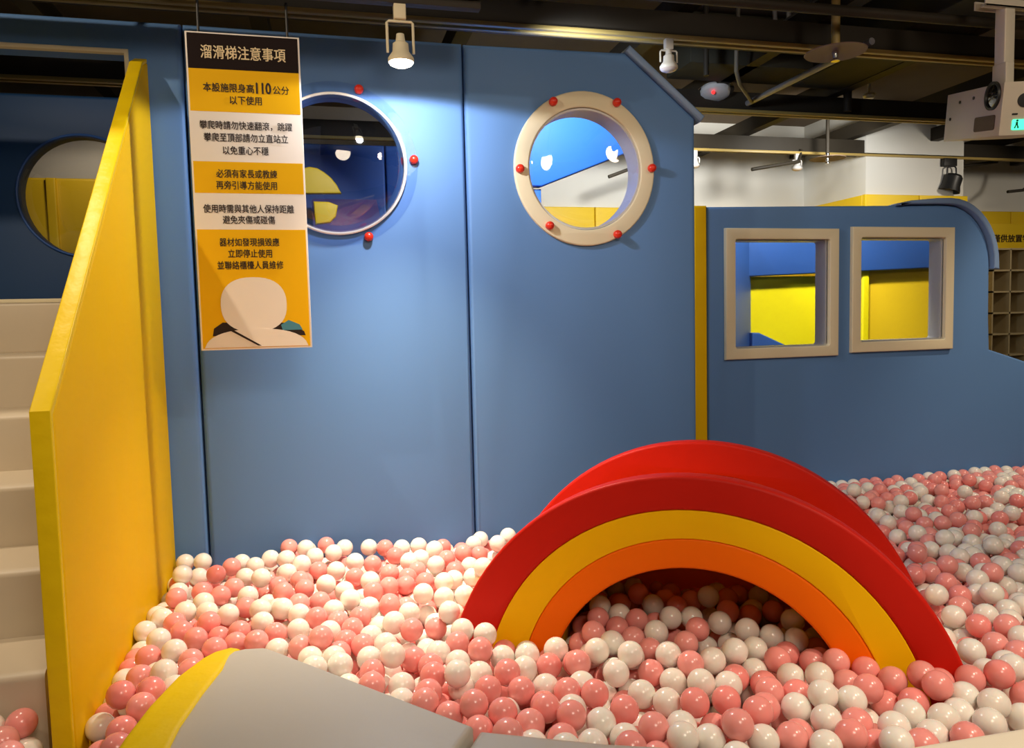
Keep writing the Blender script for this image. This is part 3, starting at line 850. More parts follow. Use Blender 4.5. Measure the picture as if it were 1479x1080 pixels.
rows = [('溜滑梯注意事項', 0.060, 0.285, 0.047, 'ink_light', 0.03, 0.0),
        ('以下使用', 0.2065, 0.108, 0.030, 'ink', 0.03, 0.0),
        ('攀爬時請勿快速翻滾，跳躍', 0.2860, 0.312, 0.030, 'ink', 0.035, -0.002),
        ('攀爬至頂部請勿立直站立', 0.3240, 0.284, 0.030, 'ink', 0.035, -0.004),
        ('以免重心不穩', 0.3640, 0.155, 0.030, 'ink', 0.035, -0.008),
        ('必須有家長或教練', 0.4370, 0.206, 0.030, 'ink', 0.03, -0.008),
        ('再旁引導方能使用', 0.4735, 0.206, 0.030, 'ink', 0.03, -0.010),
        ('使用時需與其他人保持距離', 0.5480, 0.308, 0.030, 'ink', 0.035, -0.006),
        ('避免夾傷或碰傷', 0.5830, 0.178, 0.030, 'ink', 0.035, -0.008),
        ('器材如發現損毀應', 0.6540, 0.204, 0.030, 'ink', 0.03, -0.010),
        ('立即停止使用', 0.6905, 0.150, 0.030, 'ink', 0.03, -0.010),
        ('並聯絡櫃檯人員維修', 0.7280, 0.226, 0.030, 'ink', 0.03, -0.010)]
cx = (SX0 + SX1) / 2
for s, py, w, h, mk, bo, dx in rows:
    lettering(s, (cx + dx, YS - 0.0026, sz(py)), w, h, M[mk], bd, bold=bo)
lettering('本設施限身高', (cx - 0.055, YS - 0.0026, sz(0.1690)), 0.170, 0.031, M['ink'], bd, bold=0.03)
lettering('110', (cx + 0.062, YS - 0.0026, sz(0.1660)), 0.052, 0.040, M['ink'], bd, bold=0.07)
lettering('公分', (cx + 0.121, YS - 0.0026, sz(0.1700)), 0.056, 0.029, M['ink'], bd, bold=0.03)
# plain stand-in for the printed picture at the foot of the board
def flat(pts, m, lift):
    bm = wall_pad([(cx + a, SZ0 + b) for a, b in pts], YS - 0.001 - lift, 0.0005, 0.0)
    obj('printed_shape', bm, m, bd)
def blob(cxx, cz, a, b, z0=None, n=40, p=2.4):
    o = []
    for k in range(n):
        t_ = 2 * PI * k / n
        c, s = math.cos(t_), math.sin(t_)
        x = cxx + a * math.copysign(abs(c) ** (2 / p), c)
        z = cz + b * math.copysign(abs(s) ** (2 / p), s)
        o.append((x, max(z, z0) if z0 is not None else z))
    r = []
    for q_ in o:
        if not r or (abs(q_[0] - r[-1][0]) + abs(q_[1] - r[-1][1])) > 1e-5: r.append(q_)
    return r
flat([(-0.145, 0.077), (-0.115, 0.098), (0.115, 0.092), (0.165, 0.06), (0.17, 0.045), (-0.15, 0.05)], M['ink'], 0.0006)
flat([(0.085, 0.085), (0.112, 0.102), (0.150, 0.085), (0.16, 0.066), (0.09, 0.066)], M['print_teal'], 0.0012)
flat(blob(-0.005, 0.160, 0.113, 0.098), M['print_cream'], 0.0018)
flat(blob(0.0, -0.005, 0.178, 0.078, 0.008), M['print_cream'], 0.0024)
flat([(-0.10, 0.074), (-0.088, 0.076), (0.015, 0.012), (0.003, 0.012)], M['ink'], 0.0030)
for x in (-0.372, -0.075):
    bm = bmesh.new(); tube(bm, [(x, YS + 0.004, SZ1 - 0.01), (x, YS + 0.012, 2.50)], 0.0045, 8); obj('hanging_cord', bm, M['black'], t)

# ------------------------------------------------------------ rainbow arch bridge
RL = Vector((0.384, 2.279, 0)); RU = Vector((0.856, -0.517, 0)); RN = Vector((-0.517, -0.856, 0))
t = thing('rainbow_bridge', 'red, yellow and orange padded rainbow arch bridge standing in the ball pit', 'play bridge', RL + RU * 0.70 - RN * 0.325)
def annulus(ro, ri, co, ci, n=56):
    def sweep(r, c):
        a0 = -math.asin(min(0.99, (c[1] - 0.012) / r))
        return [(c[0] + r * math.cos(a0 + (PI - 2 * a0) * k / n), c[1] + r * math.sin(a0 + (PI - 2 * a0) * k / n)) for k in range(n + 1)]
    return sweep(ro, co) + list(reversed(sweep(ri, ci)))
CO, C1, C2, C3 = (0.691, 0.162), (0.702, 0.186), (0.706, 0.213), (0.704, 0.215)
for off, back in ((0.0, False), (0.59, True)):
    def plate(ro, ri, co, ci, bev, bb):
        bm = bmesh.new()
        pad(bm, annulus(ro, ri, co, ci), 0.06, bev, RL - RN * off, RU, (0, 0, 1), RN, back_bev=bb)
        return bm
    ry = 0.606 if back else 0.6247
    red = obj('arch_side', plate(0.7465, ry, CO, C1, 0.010, 0.010), M['red'], t, label=('red outer band of the rear arch side' if back else 'red outer band of the front arch side'))
    obj('yellow_band', plate(ry, 0.5168, C1, C2, 0.003, 0.003), M['sun_yellow'], red)
    obj('orange_band', plate(0.5168, 0.4292, C2, C3, 0.008, 0.008), M['orange'], red)
bm = bmesh.new()
pad(bm, annulus(0.515, 0.435, C2, C3), 0.526, 0.0, RL - RN * 0.062, RU, (0, 0, 1), RN)
obj('walkway', bm, M['sun_yellow'], t)
bm = bmesh.new()
pad(bm, annulus(0.438, 0.02, C3, (0.704, 0.03)), 0.02, 0.0, RL - RN * 0.560, RU, (0, 0, 1), RN)
obj('back_board', bm, M['orange'], t)  # added board closing the rear opening, keeps the tunnel under the arch dark

# ------------------------------------------------------------ padded rim of the pit in front
def rim_pad(name, label, poly, top, m, bev=0.03):
    bm = bmesh.new()
    pad(bm, poly, top, bev, (0, 0, top), (1, 0, 0), (0, 1, 0), (0, 0, 1), seg=6)
    return tag(obj(name, bm, m), label, 'padding')
gp = rim_pad('rim_pad', 'grey padded block with a yellow left edge in the foreground', [(-0.264, 1.958), (-0.215, 1.968), (-0.170, 1.960), (-0.147, 1.938), (0.262, 1.447), (0.05, 1.12), (-0.326, 1.22), (-0.326, 1.46), (-0.315, 1.606), (-0.290, 1.747), (-0.263, 1.86)], 0.552, M['grey_pad'], 0.012)
bm = bmesh.new()
pad(bm, [(-0.318, 1.935), (-0.292, 1.968), (-0.252, 1.985), (-0.226, 1.968), (-0.244, 1.93), (-0.254, 1.86), (-0.281, 1.745), (-0.306, 1.604), (-0.317, 1.46), (-0.317, 1.22), (-0.46, 1.22), (-0.425, 1.48), (-0.412, 1.60), (-0.392, 1.72), (-0.358, 1.85)], 0.552, 0.016, (0, 0, 0.555), (1, 0, 0), (0, 1, 0), (0, 0, 1), seg=6)
obj('edge_strip', bm, M['yellow_seam'], gp, label='glossy yellow left edge')
rim_pad('rim_pad', 'grey padded pit rim curving along the bottom edge', [(0.272, 1.440), (0.50, 1.325), (0.755, 1.222), (0.925, 1.170), (0.895, 0.98), (0.60, 0.94), (0.20, 0.96), (0.07, 1.115)], 0.55, M['grey_pad'], 0.025)
rp = rim_pad('rim_pad', 'cream padded pit rim in the lower right corner', [(0.965, 1.158), (1.294, 1.150), (2.4, 1.13), (2.4, 0.90), (0.93, 0.95)], 0.55, M['cream_pad'], 0.025)
bm = bmesh.new(); pad(bm, [(0.935, 1.166), (0.968, 1.162), (0.935, 0.945), (0.905, 0.955)], 0.55, 0.012, (0, 0, 0.551), (1, 0, 0), (0, 1, 0), (0, 0, 1))
obj('end_strip', bm, M['yellow_seam'], rp, label='yellow end of the rim')

# ------------------------------------------------------------ balls
# x, y, z in millimetres, then 0 white / 1 pink, plus 2 when the ball lies in the top layer
BALLS = [
1013,2244,416,2, 1084,2215,413,3, 829,2241,435,2, 875,2190,421,2, 934,2329,398,3, 799,2179,422,3, 839,2119,411,3, 907,2128,424,3,
955,2087,393,0, 1012,2112,425,2, 1081,2108,418,2, 1039,1989,434,3, 1142,2043,420,2, 1210,2114,422,3, 1285,2108,399,3, 1183,2189,445,2,
1294,2264,399,3, 1178,1949,430,2, 1240,1921,414,2, 1304,1894,407,2, 858,2041,408,3, 872,1955,407,3, 977,1940,420,3, 902,1893,414,0,
977,1787,437,2, 1092,1891,391,0, 1143,1851,418,2, 1089,1767,400,2, 1150,1753,430,3, 1231,1831,401,3, 1275,1778,397,3, 1144,1684,416,2,
1330,1819,377,1, 713,2100,385,3, 739,2057,434,3, 763,1970,436,2, 701,1926,440,2, 645,1947,403,3, 800,1915,415,2, 814,1819,411,3,
715,1819,424,2, 908,1777,441,3, 848,1758,410,2, 1019,1742,404,3, 923,1738,385,0, 968,1690,416,2, 927,1629,413,3, 1050,1634,415,3,
1127,1531,446,2, 785,1661,413,2, 743,1718,412,2, 625,1736,422,3, 1117,1619,407,3, 1070,1553,411,2, 997,1570,414,3, 829,1603,435,3,
1365,2105,405,3, 1341,1966,432,2, 1077,2285,412,3, 1149,2242,415,3, 991,2309,433,3, 1198,1642,430,2, 456,2022,411,2, 523,2003,417,2,
607,2002,423,2, 567,1940,409,3, 632,1885,433,3, 704,1985,401,2, 791,2024,401,0, 771,1855,452,2, 873,1837,445,2, 921,2019,428,2,
1013,1842,404,0, 944,1839,399,1, 736,1883,398,2, 894,1694,431,2, 380,1865,398,1, 455,1811,418,3, 525,1830,407,2, 566,1774,417,3,
379,1692,433,3, 487,1699,425,3, 434,1651,418,3, 528,1629,435,3, 592,1605,420,2, 670,1654,415,3, 625,1541,411,2, 545,1534,414,2,
689,1528,434,3, 759,1532,424,2, 797,1473,418,2, 730,1468,437,2, 882,1506,424,3, 858,1561,388,3, 949,1524,435,3, 827,1407,409,2,
912,1443,415,2, 607,1466,436,3, 668,1465,403,1, 419,1576,409,0, 474,1508,430,0, 369,1625,408,1, 497,1938,411,2, 436,1882,436,3,
777,2128,380,1, 1051,1801,447,2, 488,1574,415,3, 1554,1531,424,3, 1615,1503,441,3, 1430,1554,441,3, 1375,1591,417,3, 1348,1656,418,3,
1286,1694,432,3, 1687,1659,423,2, 1270,1630,406,3, 1327,1558,377,3, 1360,1503,405,3, 1411,1484,450,3, 1178,1581,403,2, 1192,1512,431,2,
1224,1409,415,2, 1297,1445,415,2, 1348,1397,421,2, 1287,1365,409,2, 1418,1428,408,2, 1438,1361,415,2, 1493,1402,433,2, 1474,1468,421,2,
1550,1375,402,2, 1327,1310,426,3, 1160,1453,411,3, 1097,1391,426,3, 1092,1470,420,2, 1029,1386,414,2, 1159,1327,434,2, 1227,1329,417,3,
1160,1385,395,3, 981,1438,413,3, 854,1451,456,3, 1495,1565,408,3, 1263,1542,436,3, 1716,1557,420,2, 1648,1571,410,2, 1645,1455,401,3,
181,2314,432,2, 358,2339,435,2, 230,2265,423,3, 238,2404,421,2, 372,2186,435,2, 346,2122,424,3, 436,2161,424,2, 457,2346,408,1,
316,2353,381,3, 393,2023,442,3, 328,2013,418,2, 379,1968,399,2, 284,2082,421,2, 253,2019,416,3, 215,2082,412,3, 94,2129,410,2,
97,2041,410,3, 89,1927,429,3, 248,1931,431,3, 226,1865,419,3, 165,1930,415,2, 157,1860,407,2, 209,1798,430,3, 306,1893,446,2,
321,1929,388,2, 368,1807,435,3, 470,1865,376,3, 500,1762,397,3, 318,1733,442,3, 261,1757,409,3, 316,1671,410,3, 361,1570,449,3,
-67,2159,418,2, -2,2133,422,2, 13,2065,430,2, -55,2049,438,2, -37,2216,452,3, -96,2239,421,3, 56,2344,415,3, -107,2405,408,2,
34,2278,406,3, -13,2327,421,2, 146,2201,414,2, 84,2424,418,3, -51,2443,425,3, 2,2505,420,2, 12,2210,402,3, 30,2008,394,2,
181,2467,429,3, -106,2486,426,2, 14,2422,412,3, 155,2062,442,2, 81,2227,409,3, 158,3200,413,2, -17,3262,422,3, -98,3201,434,2,
-165,3222,438,3, -172,3092,429,2, -62,3108,424,2, 58,3214,417,2, 12,3145,420,2, 91,2962,431,2, 158,2971,413,3, 222,3169,414,3,
252,3037,417,3, 286,3107,425,2, 356,3106,427,2, 406,2996,440,2, 454,3088,417,3, 512,2932,434,3, 632,3180,408,2, 582,3071,423,2,
579,2944,417,3, 734,3089,438,2, 679,3048,423,2, 396,2891,411,2, 295,2921,425,2, 346,2968,418,2, 445,2941,414,3, 454,2793,413,3,
521,2843,408,2, 535,2655,462,2, -108,3032,413,0, 18,2888,428,2, 85,2855,407,3, -47,2966,410,3, -160,2922,427,2, -95,2762,414,3,
-20,2745,428,2, 43,2729,402,2, -109,2582,427,3, -163,2661,445,3, -42,2629,409,3, 388,2640,427,2, 436,2713,407,2, 503,2695,414,2,
326,2680,421,3, 299,2522,437,2, 198,2696,413,3, 140,2653,415,3, 134,2720,432,2, 275,2790,407,3, 212,2818,420,3, 318,2858,406,3,
187,2540,408,3, 366,2499,424,2, 436,2496,425,2, 58,2544,436,2, -159,2534,434,2, 118,2517,412,2, -567,3227,413,2, -497,3201,418,2,
-498,3095,391,2, -527,2936,456,2, -548,2981,407,3, -535,2886,407,2, -530,2816,412,3, -373,3065,427,3, -418,2978,431,3, -341,2835,421,3,
-289,3086,415,2, -348,3183,404,2, -448,2831,418,3, -379,2776,417,3, -314,2958,415,2, -249,2864,437,2, -284,2734,419,2, -190,2866,399,3,
-171,2988,405,0, -172,3159,410,0, -233,3128,426,2, -157,3265,383,1, -91,3265,407,0, -109,2968,442,2, -160,2722,411,1, -112,2829,424,3,
-428,2726,415,2, -471,2633,423,2, -335,2604,409,2, -380,2499,428,3, -402,2622,418,2, -285,2663,405,3, -229,2550,433,2, -177,2598,412,2,
-539,2619,413,2, -461,2502,406,3, -492,2567,412,3, -515,2439,415,2, -517,2306,418,3, -446,2296,431,2, -345,2448,396,3, -285,2344,412,3,
-221,2289,433,3, -395,2251,415,3, -337,2291,425,3, -445,2146,437,2, -384,2176,419,3, -510,2170,420,3, -527,2045,437,3, -457,2044,438,3,
-410,2090,414,2, -465,1975,431,3, -497,1919,405,3, -477,1792,429,3, -215,2440,430,2, -282,2426,415,3, -174,2385,412,3, -162,2257,413,2,
-110,2647,401,1, -408,2423,411,3, 3421,3508,417,2, 3090,3458,408,2, 2963,3470,411,3, 2575,3262,453,2, 2765,3395,418,2, 2632,3218,416,3,
2756,3296,430,3, 2708,3093,423,2, 2950,3238,418,2, 3237,3449,419,3, 3372,3353,427,3, 3173,3445,392,3, 3089,3244,415,3, 3136,3145,426,2,
3417,3290,404,3, 3538,3309,407,2, 3780,3405,424,3, 3243,3031,416,2, 2879,3105,408,2, 2891,3034,419,3, 2815,3155,418,3, 2947,3331,406,3,
2452,2940,413,2, 2417,2837,411,2, 2346,2696,391,2, 2476,2793,393,3, 2377,2620,426,2, 2367,2546,409,3, 2388,2487,441,2, 2556,2610,403,2,
2552,2772,409,3, 2608,2730,418,3, 2805,2899,413,3, 2893,2946,416,3, 2812,2766,417,2, 2746,2789,408,3, 2823,2652,392,2, 3052,2870,407,2,
2952,2914,438,3, 3048,2938,426,3, 3200,2902,430,3, 2520,2488,410,2, 2245,2473,411,3, 2626,2997,403,2, 2993,2742,428,2, 2908,2723,415,3,
2624,2593,419,3, 2553,2838,437,3, 2718,2905,407,3, 2506,2372,431,2, 3381,3452,404,3, 1915,2024,427,2, 2020,2235,411,3, 2091,2242,411,3,
2198,2421,416,3, 2154,2230,437,3, 2316,2341,415,2, 2351,2280,411,3, 1864,1902,406,2, 1814,1704,407,3, 1873,1819,409,3, 2006,2023,414,3,
2040,2115,422,3, 2052,1884,410,2, 1921,1766,423,3, 2065,1957,439,2, 2259,2086,394,2, 2144,2090,430,2, 2212,2097,445,3, 2399,2230,408,2,
2224,2230,402,2, 1939,1856,419,2, 1819,1633,412,3, 1901,1699,417,2, 1943,1956,407,3, 2396,2160,404,2, 1754,1612,401,2, 2076,2020,411,2,
-747,1917,420,3, -714,1853,415,3, -811,1523,235,1, 2369,1624,235,1, 477,2050,235,0, 2510,1750,235,0, 2039,2181,235,0, -69,2287,235,1,
-36,2348,235,0, -580,2510,235,1, 683,2486,235,0, 2882,2082,235,0, 2929,2124,235,1, 2975,2165,235,1, 3496,2632,235,1, 3081,2260,235,1,
3238,2400,235,0, -580,2984,235,1, 3389,2535,235,0, 3648,2766,235,1, 3855,2951,235,0, 3905,2996,235,1, 4215,3273,235,0, 4432,3466,235,0,
1469,1423,294,0, 1056,1503,291,1, 1704,1508,287,1, 1899,1505,293,1, 1962,1478,292,0, -772,1483,276,0, 1679,1571,294,0, 1766,1537,296,1,
-909,1552,293,0, -831,1571,285,1, -788,1591,235,1, -713,1584,276,1, 869,1618,288,0, 963,1608,285,1, 1043,1631,290,1, 1647,1629,283,1,
-966,1617,284,0, -798,1660,235,1, -562,1679,283,1, -480,1698,293,1, 476,1701,291,1, 991,1679,295,0, 1708,1662,290,1, 2057,1707,293,1,
2244,1640,294,0, -1151,1724,285,0, -1065,1725,291,1, -822,1755,299,1, -754,1766,294,0, -540,1742,297,1, 513,1760,291,1, 872,1759,288,0,
972,1770,283,1, 1031,1735,285,1, 1730,1764,300,1, 2351,1676,281,1, -1200,1772,286,0, -493,1827,304,0, 190,1862,293,0, 915,1814,286,1,
1005,1831,288,1, 1064,1795,285,0, 2271,1828,293,1, 2413,1730,292,0, -1061,1906,278,1, -968,1891,293,1, -906,1850,289,1, -452,1882,295,0,
-387,1898,283,1, 139,1917,293,0, 212,1925,295,0, 514,1878,291,1, 730,1873,291,0, 1023,1898,292,1, 1182,1882,287,0, 1259,1884,291,0,
2248,1893,291,0, 2498,1893,293,0, -1189,1952,294,0, -928,1953,294,0, -730,1947,294,0, 474,1936,286,0, 548,1938,292,1, 761,1934,291,1,
1223,1946,292,0, 1293,1945,292,1, 2214,1954,292,0, 2276,1541,235,0, -753,2015,294,0, -423,2053,291,1, -353,2058,294,0, 332,2014,296,0,
587,1994,293,0, 1191,2010,293,1, 2178,2014,292,1, 2263,2002,279,0, 2412,1663,235,1, -391,2116,291,0, -47,2115,288,0, 23,2113,295,0,
858,2081,297,0, 927,2088,291,0, 1065,2095,294,0, 1141,2064,279,0, 1229,2071,292,0, 2387,2116,293,1, 2461,1706,235,1, 2521,1759,314,1,
-290,2183,292,1, 506,2164,293,0, 692,2162,292,0, 862,2152,283,1, 2445,2186,286,1, 2590,1821,300,1, -539,2220,289,1, -138,2247,291,1,
-69,2248,291,1, 1,2248,291,0, 443,2202,295,1, 719,2225,294,1, 1222,2228,291,1, 1375,2212,289,0, 2141,2204,292,1, 2914,2174,282,1,
-175,2305,294,1, 2827,2033,327,0, 2604,1834,235,0, 792,2341,293,1, 1300,2344,290,0, 2319,2358,292,0, 235,2403,289,1, 333,2415,284,1,
648,2428,235,0, 1340,2399,286,1, 2791,2001,235,1, 204,2486,293,0, 3172,2452,292,0, 2834,2039,235,1, -580,2557,286,0, 717,2543,235,0,
2216,2536,292,0, 3126,2300,303,1, -331,2643,293,1, -220,2609,291,1, 364,2630,280,1, 765,2621,235,0, 2249,2595,292,1, -279,2684,277,1,
54,2677,292,1, 412,2677,288,1, 3032,2216,235,0, -405,2757,291,1, -86,2795,292,0, 509,2784,292,1, 3278,2435,306,0, -580,2824,290,1,
-50,2855,291,0, 21,2854,292,1, 402,2842,272,0, -476,2884,291,0, 54,2920,295,1, 3132,2306,235,0, 3183,2351,235,0, -442,2942,292,1,
-339,2995,291,0, -270,2992,292,0, 637,2964,288,1, 3290,2446,235,1, 3338,2489,235,0, 3547,2676,235,1, -473,3122,293,1, -414,3189,295,0,
3595,2719,235,0, -580,3218,286,1, 3700,2813,235,1, -440,3265,293,0, 3804,2905,235,0, 4015,3094,235,1, 4487,3515,235,1, 4321,3367,235,1,
1378,1364,352,1, 1507,1336,355,0, 1576,1326,350,1, 1678,1337,352,1, 1124,1416,345,0, 1267,1420,349,0, 1337,1422,351,1, 1421,1441,341,1,
1507,1406,350,0, 1576,1410,349,0, 1649,1415,345,1, 922,1502,317,1, 973,1471,352,1, 1089,1479,348,0, 1229,1479,348,3, 1299,1482,349,0,
1388,1503,336,1, 1460,1509,341,1, 1520,1474,340,0, 1590,1478,340,0, 1684,1483,350,1, 1751,1476,326,1, 1850,1467,329,0, 1940,1430,343,1,
-725,1365,288,1, 652,1561,350,1, 722,1561,350,1, 791,1550,351,0, 885,1559,324,1, 961,1557,333,0, 1048,1543,347,0, 1118,1542,348,2,
1188,1540,347,1, 1257,1542,350,2, 1360,1574,294,1, 1489,1571,298,0, 1643,1540,344,1, 1718,1544,345,2, 1835,1527,295,1, 1897,1573,294,1,
2007,1531,294,0, 2066,1498,299,1, 2133,1492,296,1, -855,1505,286,0, -801,1522,326,0, -710,1511,289,1, 547,1622,349,0, 617,1621,349,1,
688,1621,350,1, 760,1619,350,1, 831,1609,346,1, 922,1614,341,1, 1002,1613,343,0, 1075,1608,347,3, 1147,1605,346,1, 1217,1604,348,0,
1310,1625,328,0, 1374,1612,351,0, 1421,1612,300,0, 1694,1609,350,3, 1783,1584,344,1, 1925,1610,346,0, 2002,1596,317,0, 2066,1571,294,1,
2199,1511,293,0, -1124,1607,339,1, -1053,1655,291,1, -898,1620,296,0, -842,1659,288,0, -755,1634,301,0, -509,1636,298,0, 288,1676,348,0,
433,1686,344,1, 511,1682,348,0, 583,1682,349,2, 653,1681,349,1, 725,1680,349,2, 801,1678,348,1, 951,1675,351,2, 1039,1673,345,0,
1113,1667,349,1, 1182,1664,350,0, 1252,1665,348,0, 1662,1670,342,1, 1752,1647,341,1, 1815,1673,345,1, 1884,1680,349,0, 1954,1676,349,0,
2022,1673,344,1, 2176,1625,300,0, 2104,1387,300,0, -1111,1734,342,1, -1000,1700,293,1, -935,1679,293,1, -784,1697,293,0, -717,1709,296,1,
-532,1711,359,0, -411,1710,292,1, 310,1742,356,1, 378,1729,345,1, 463,1749,340,1, 548,1742,349,1, 618,1741,349,3, 690,1740,348,0,
765,1737,348,3, 842,1734,345,0, 927,1727,312,0, 990,1732,341,1, 1069,1736,341,2, 1142,1730,351,0, 1212,1727,352,1, 1280,1728,349,0,
1720,1709,340,0, 1783,1739,348,1, 1855,1742,349,1, 1925,1739,349,1, 1994,1742,347,1, 2064,1745,351,1, 2285,1694,288,0, 2267,1533,305,0,
-1250,1770,337,1, -1139,1791,313,1, -1070,1788,326,0, -1010,1768,297,1, -810,1785,360,0, -750,1815,343,1, -501,1773,347,1, -435,1762,330,1,
-364,1806,353,0, 121,1853,294,0, 212,1793,347,0, 354,1811,347,0, 426,1814,336,1, 510,1805,344,3, 584,1802,349,1, 655,1800,348,2,
730,1797,348,3, 805,1793,347,1, 875,1796,347,0, 959,1807,339,1, 1026,1791,343,0, 1105,1800,341,1, 1196,1794,346,1, 1271,1801,332,1,
1667,1781,323,1, 1708,1828,292,1, 1826,1806,348,3, 1897,1802,346,1, 1967,1807,347,1, 2036,1809,347,0, 2344,1602,300,1, -1207,1869,295,1,
-1098,1845,297,0, -1022,1899,335,0, -942,1859,348,1, -857,1829,335,0, -798,1864,347,0, -715,1880,323,0, -488,1873,354,1, 103,1890,351,1,
173,1898,350,1, 234,1863,347,0, 307,1873,349,1, 386,1871,331,0, 445,1875,297,0, 550,1863,349,0, 695,1857,349,2, 770,1853,347,2,
839,1858,349,1, 909,1856,341,0, 990,1869,345,1, 1059,1851,328,0, 1136,1862,334,1, 1219,1862,341,0, 1315,1857,321,1, 1866,1864,348,2,
1935,1869,349,1, 2005,1871,348,0, 2075,1869,347,1, 2145,1870,348,1, 2310,1835,351,0, -1145,1894,296,0, -1059,1958,325,1, -995,1953,300,0,
-894,1905,329,1, -829,1925,335,0, -761,1923,352,0, -467,1940,343,0, -372,1936,339,1, 61,1947,351,0, 131,1954,351,0, 200,1961,354,1,
262,1931,343,3, 352,1960,333,1, 400,1928,294,0, 507,1921,345,0, 589,1922,346,1, 665,1920,344,1, 731,1936,354,3, 798,1917,347,3,
870,1920,347,1, 941,1917,346,0, 1090,1916,297,0, 1152,1943,287,1, 1258,1924,347,0, 1328,1920,347,1, 1766,1936,301,0, 1824,1933,348,0,
1900,1930,350,2, 1969,1931,348,1, 2039,1932,349,0, 2108,1931,349,0, 2210,1917,350,0, 2261,1964,346,1, 2524,1919,356,1, 2519,1826,293,1,
2323,1583,235,1, -1250,1991,300,0, -1192,1990,353,0, -1091,2015,299,0, -923,1995,354,1, -856,2015,356,0, -794,1984,349,0, -725,1987,351,0,
-526,2009,339,1, -471,2005,297,1, -399,2014,343,0, -8,2009,336,0, 90,2011,349,0, 160,2018,352,3, 230,2025,351,2, 293,1994,350,3,
399,1998,298,1, 468,2001,303,0, 527,1987,336,0, 632,1981,344,2, 699,1994,334,3, 758,2031,341,1, 830,1984,346,0, 923,1984,346,0,
999,1987,347,1, 1063,2028,292,0, 1124,2002,307,1, 1218,1981,352,1, 1294,1985,349,0, 1414,1951,340,3, 1451,2012,343,0, 1808,1989,303,1,
1840,2048,304,0, 1932,1993,348,1, 2003,1992,349,1, 2073,1992,348,1, 2143,1991,348,1, 2230,2025,335,0, 2614,1918,296,0, 2662,1968,295,0,
-483,2063,336,0, -422,2092,347,2, -353,2099,350,0, -18,2079,341,1, 51,2073,347,0, 120,2075,350,2, 190,2081,348,3, 265,2089,354,1,
330,2073,337,1, 446,2065,295,0, 507,2095,293,0, 583,2062,296,1, 791,2065,290,1, 894,2047,346,0, 963,2049,336,1, 1031,2057,347,1,
1106,2061,339,2, 1167,2096,335,3, 1300,2056,329,1, 1957,2058,342,3, 2028,2060,342,0, 2109,2052,349,0, 2188,2079,343,0, 2269,2067,295,1,
2414,2090,351,0, 2584,2053,299,0, 2651,2041,285,1, 2714,2014,296,0, -525,2112,309,1, -461,2149,349,3, -393,2156,349,1, -323,2162,349,0,
-174,2151,341,0, -70,2180,291,1, -3,2178,296,1, 82,2135,343,1, 151,2138,354,2, 222,2143,351,1, 325,2143,334,0, 396,2108,338,1,
444,2134,294,0, 809,2125,319,1, 893,2125,339,1, 963,2126,337,1, 1070,2161,299,1, 1233,2116,345,2, 1301,2126,333,1, 2082,2116,350,1,
2163,2141,357,1, 2305,2126,299,0, 2396,2179,335,1, 2456,2145,342,1, 2566,2119,298,0, 2635,2088,334,1, 2766,2060,302,1, 2681,1903,302,1,
-580,2205,341,0, -363,2219,349,1, -189,2218,325,0, -104,2213,342,1, -34,2218,344,1, 38,2217,340,3, 105,2200,349,0, 175,2204,351,1,
268,2227,329,0, 384,2238,295,1, 776,2231,333,1, 849,2182,344,0, 934,2192,349,1, 1027,2199,339,1, 1105,2201,344,3, 1165,2166,340,0,
1270,2238,340,0, 1322,2194,332,0, 1434,2179,294,0, 1940,2139,296,0, 2045,2210,351,2, 2074,2207,289,0, 2223,2180,353,1, 2265,2233,337,1,
2441,2238,338,0, 2498,2200,332,0, -580,2272,291,1, -470,2283,353,1, -142,2283,351,1, -72,2286,350,1, -2,2287,348,0, 70,2283,346,2,
137,2263,350,1, 219,2278,341,2, 823,2279,294,0, 994,2259,351,0, 1065,2271,345,1, 1223,2289,352,3, 1310,2295,339,0, 1367,2255,342,0,
1465,2277,353,0, 1988,2249,342,0, 2107,2248,334,0, 2165,2218,356,1, 2207,2273,351,1, 2313,2280,353,0, 2382,2272,350,0, 2479,2296,335,1,
2541,2267,334,1, 2646,2299,330,0, 2945,2235,301,0, 2773,1985,300,0, -580,2340,298,0, -459,2350,338,0, -177,2345,351,1, -107,2346,350,0,
-38,2347,349,0, 32,2347,349,0, 168,2325,350,1, 281,2312,333,2, 340,2337,306,0, 754,2284,293,0, 854,2321,345,1, 947,2334,331,1,
1348,2353,339,1, 1407,2312,340,1, 2045,2340,299,0, 2353,2337,350,0, 2422,2334,347,1, 2667,2365,343,1, 2819,2367,344,1, 2649,1874,235,1,
-467,2450,337,0, -238,2420,326,1, -143,2405,348,0, -73,2407,348,1, -4,2407,347,0, 136,2406,347,1, 203,2387,348,2, 288,2390,331,2,
373,2390,336,2, 439,2418,344,0, 1284,2382,346,1, 1444,2372,337,1, 2177,2405,350,3, 2247,2401,351,0, 2317,2397,350,1, 2547,2429,338,1,
2764,2408,339,1, 2873,2410,356,1, 2696,1916,235,1, -514,2496,361,1, -417,2496,349,0, -356,2469,331,1, -199,2502,332,1, -109,2467,349,0,
-40,2468,349,1, 100,2470,351,1, 169,2467,350,0, 279,2453,305,1, 412,2481,348,0, 481,2483,348,1, 861,2458,299,1, 976,2462,347,1,
1260,2476,334,1, 1319,2441,337,0, 1435,2464,336,1, 2133,2484,342,0, 2215,2463,349,2, 2286,2459,349,3, 2363,2463,344,0, 2584,2487,339,1,
2640,2449,344,1, 2872,2494,353,1, 2996,2464,352,0, 3026,2211,321,1, -534,2561,344,0, -466,2546,351,1, -353,2537,348,1, -284,2550,349,1,
-246,2536,293,0, -147,2544,351,2, -76,2528,349,0, -6,2529,350,0, 163,2547,296,0, 230,2550,293,0, 288,2518,291,1, 374,2537,333,0,
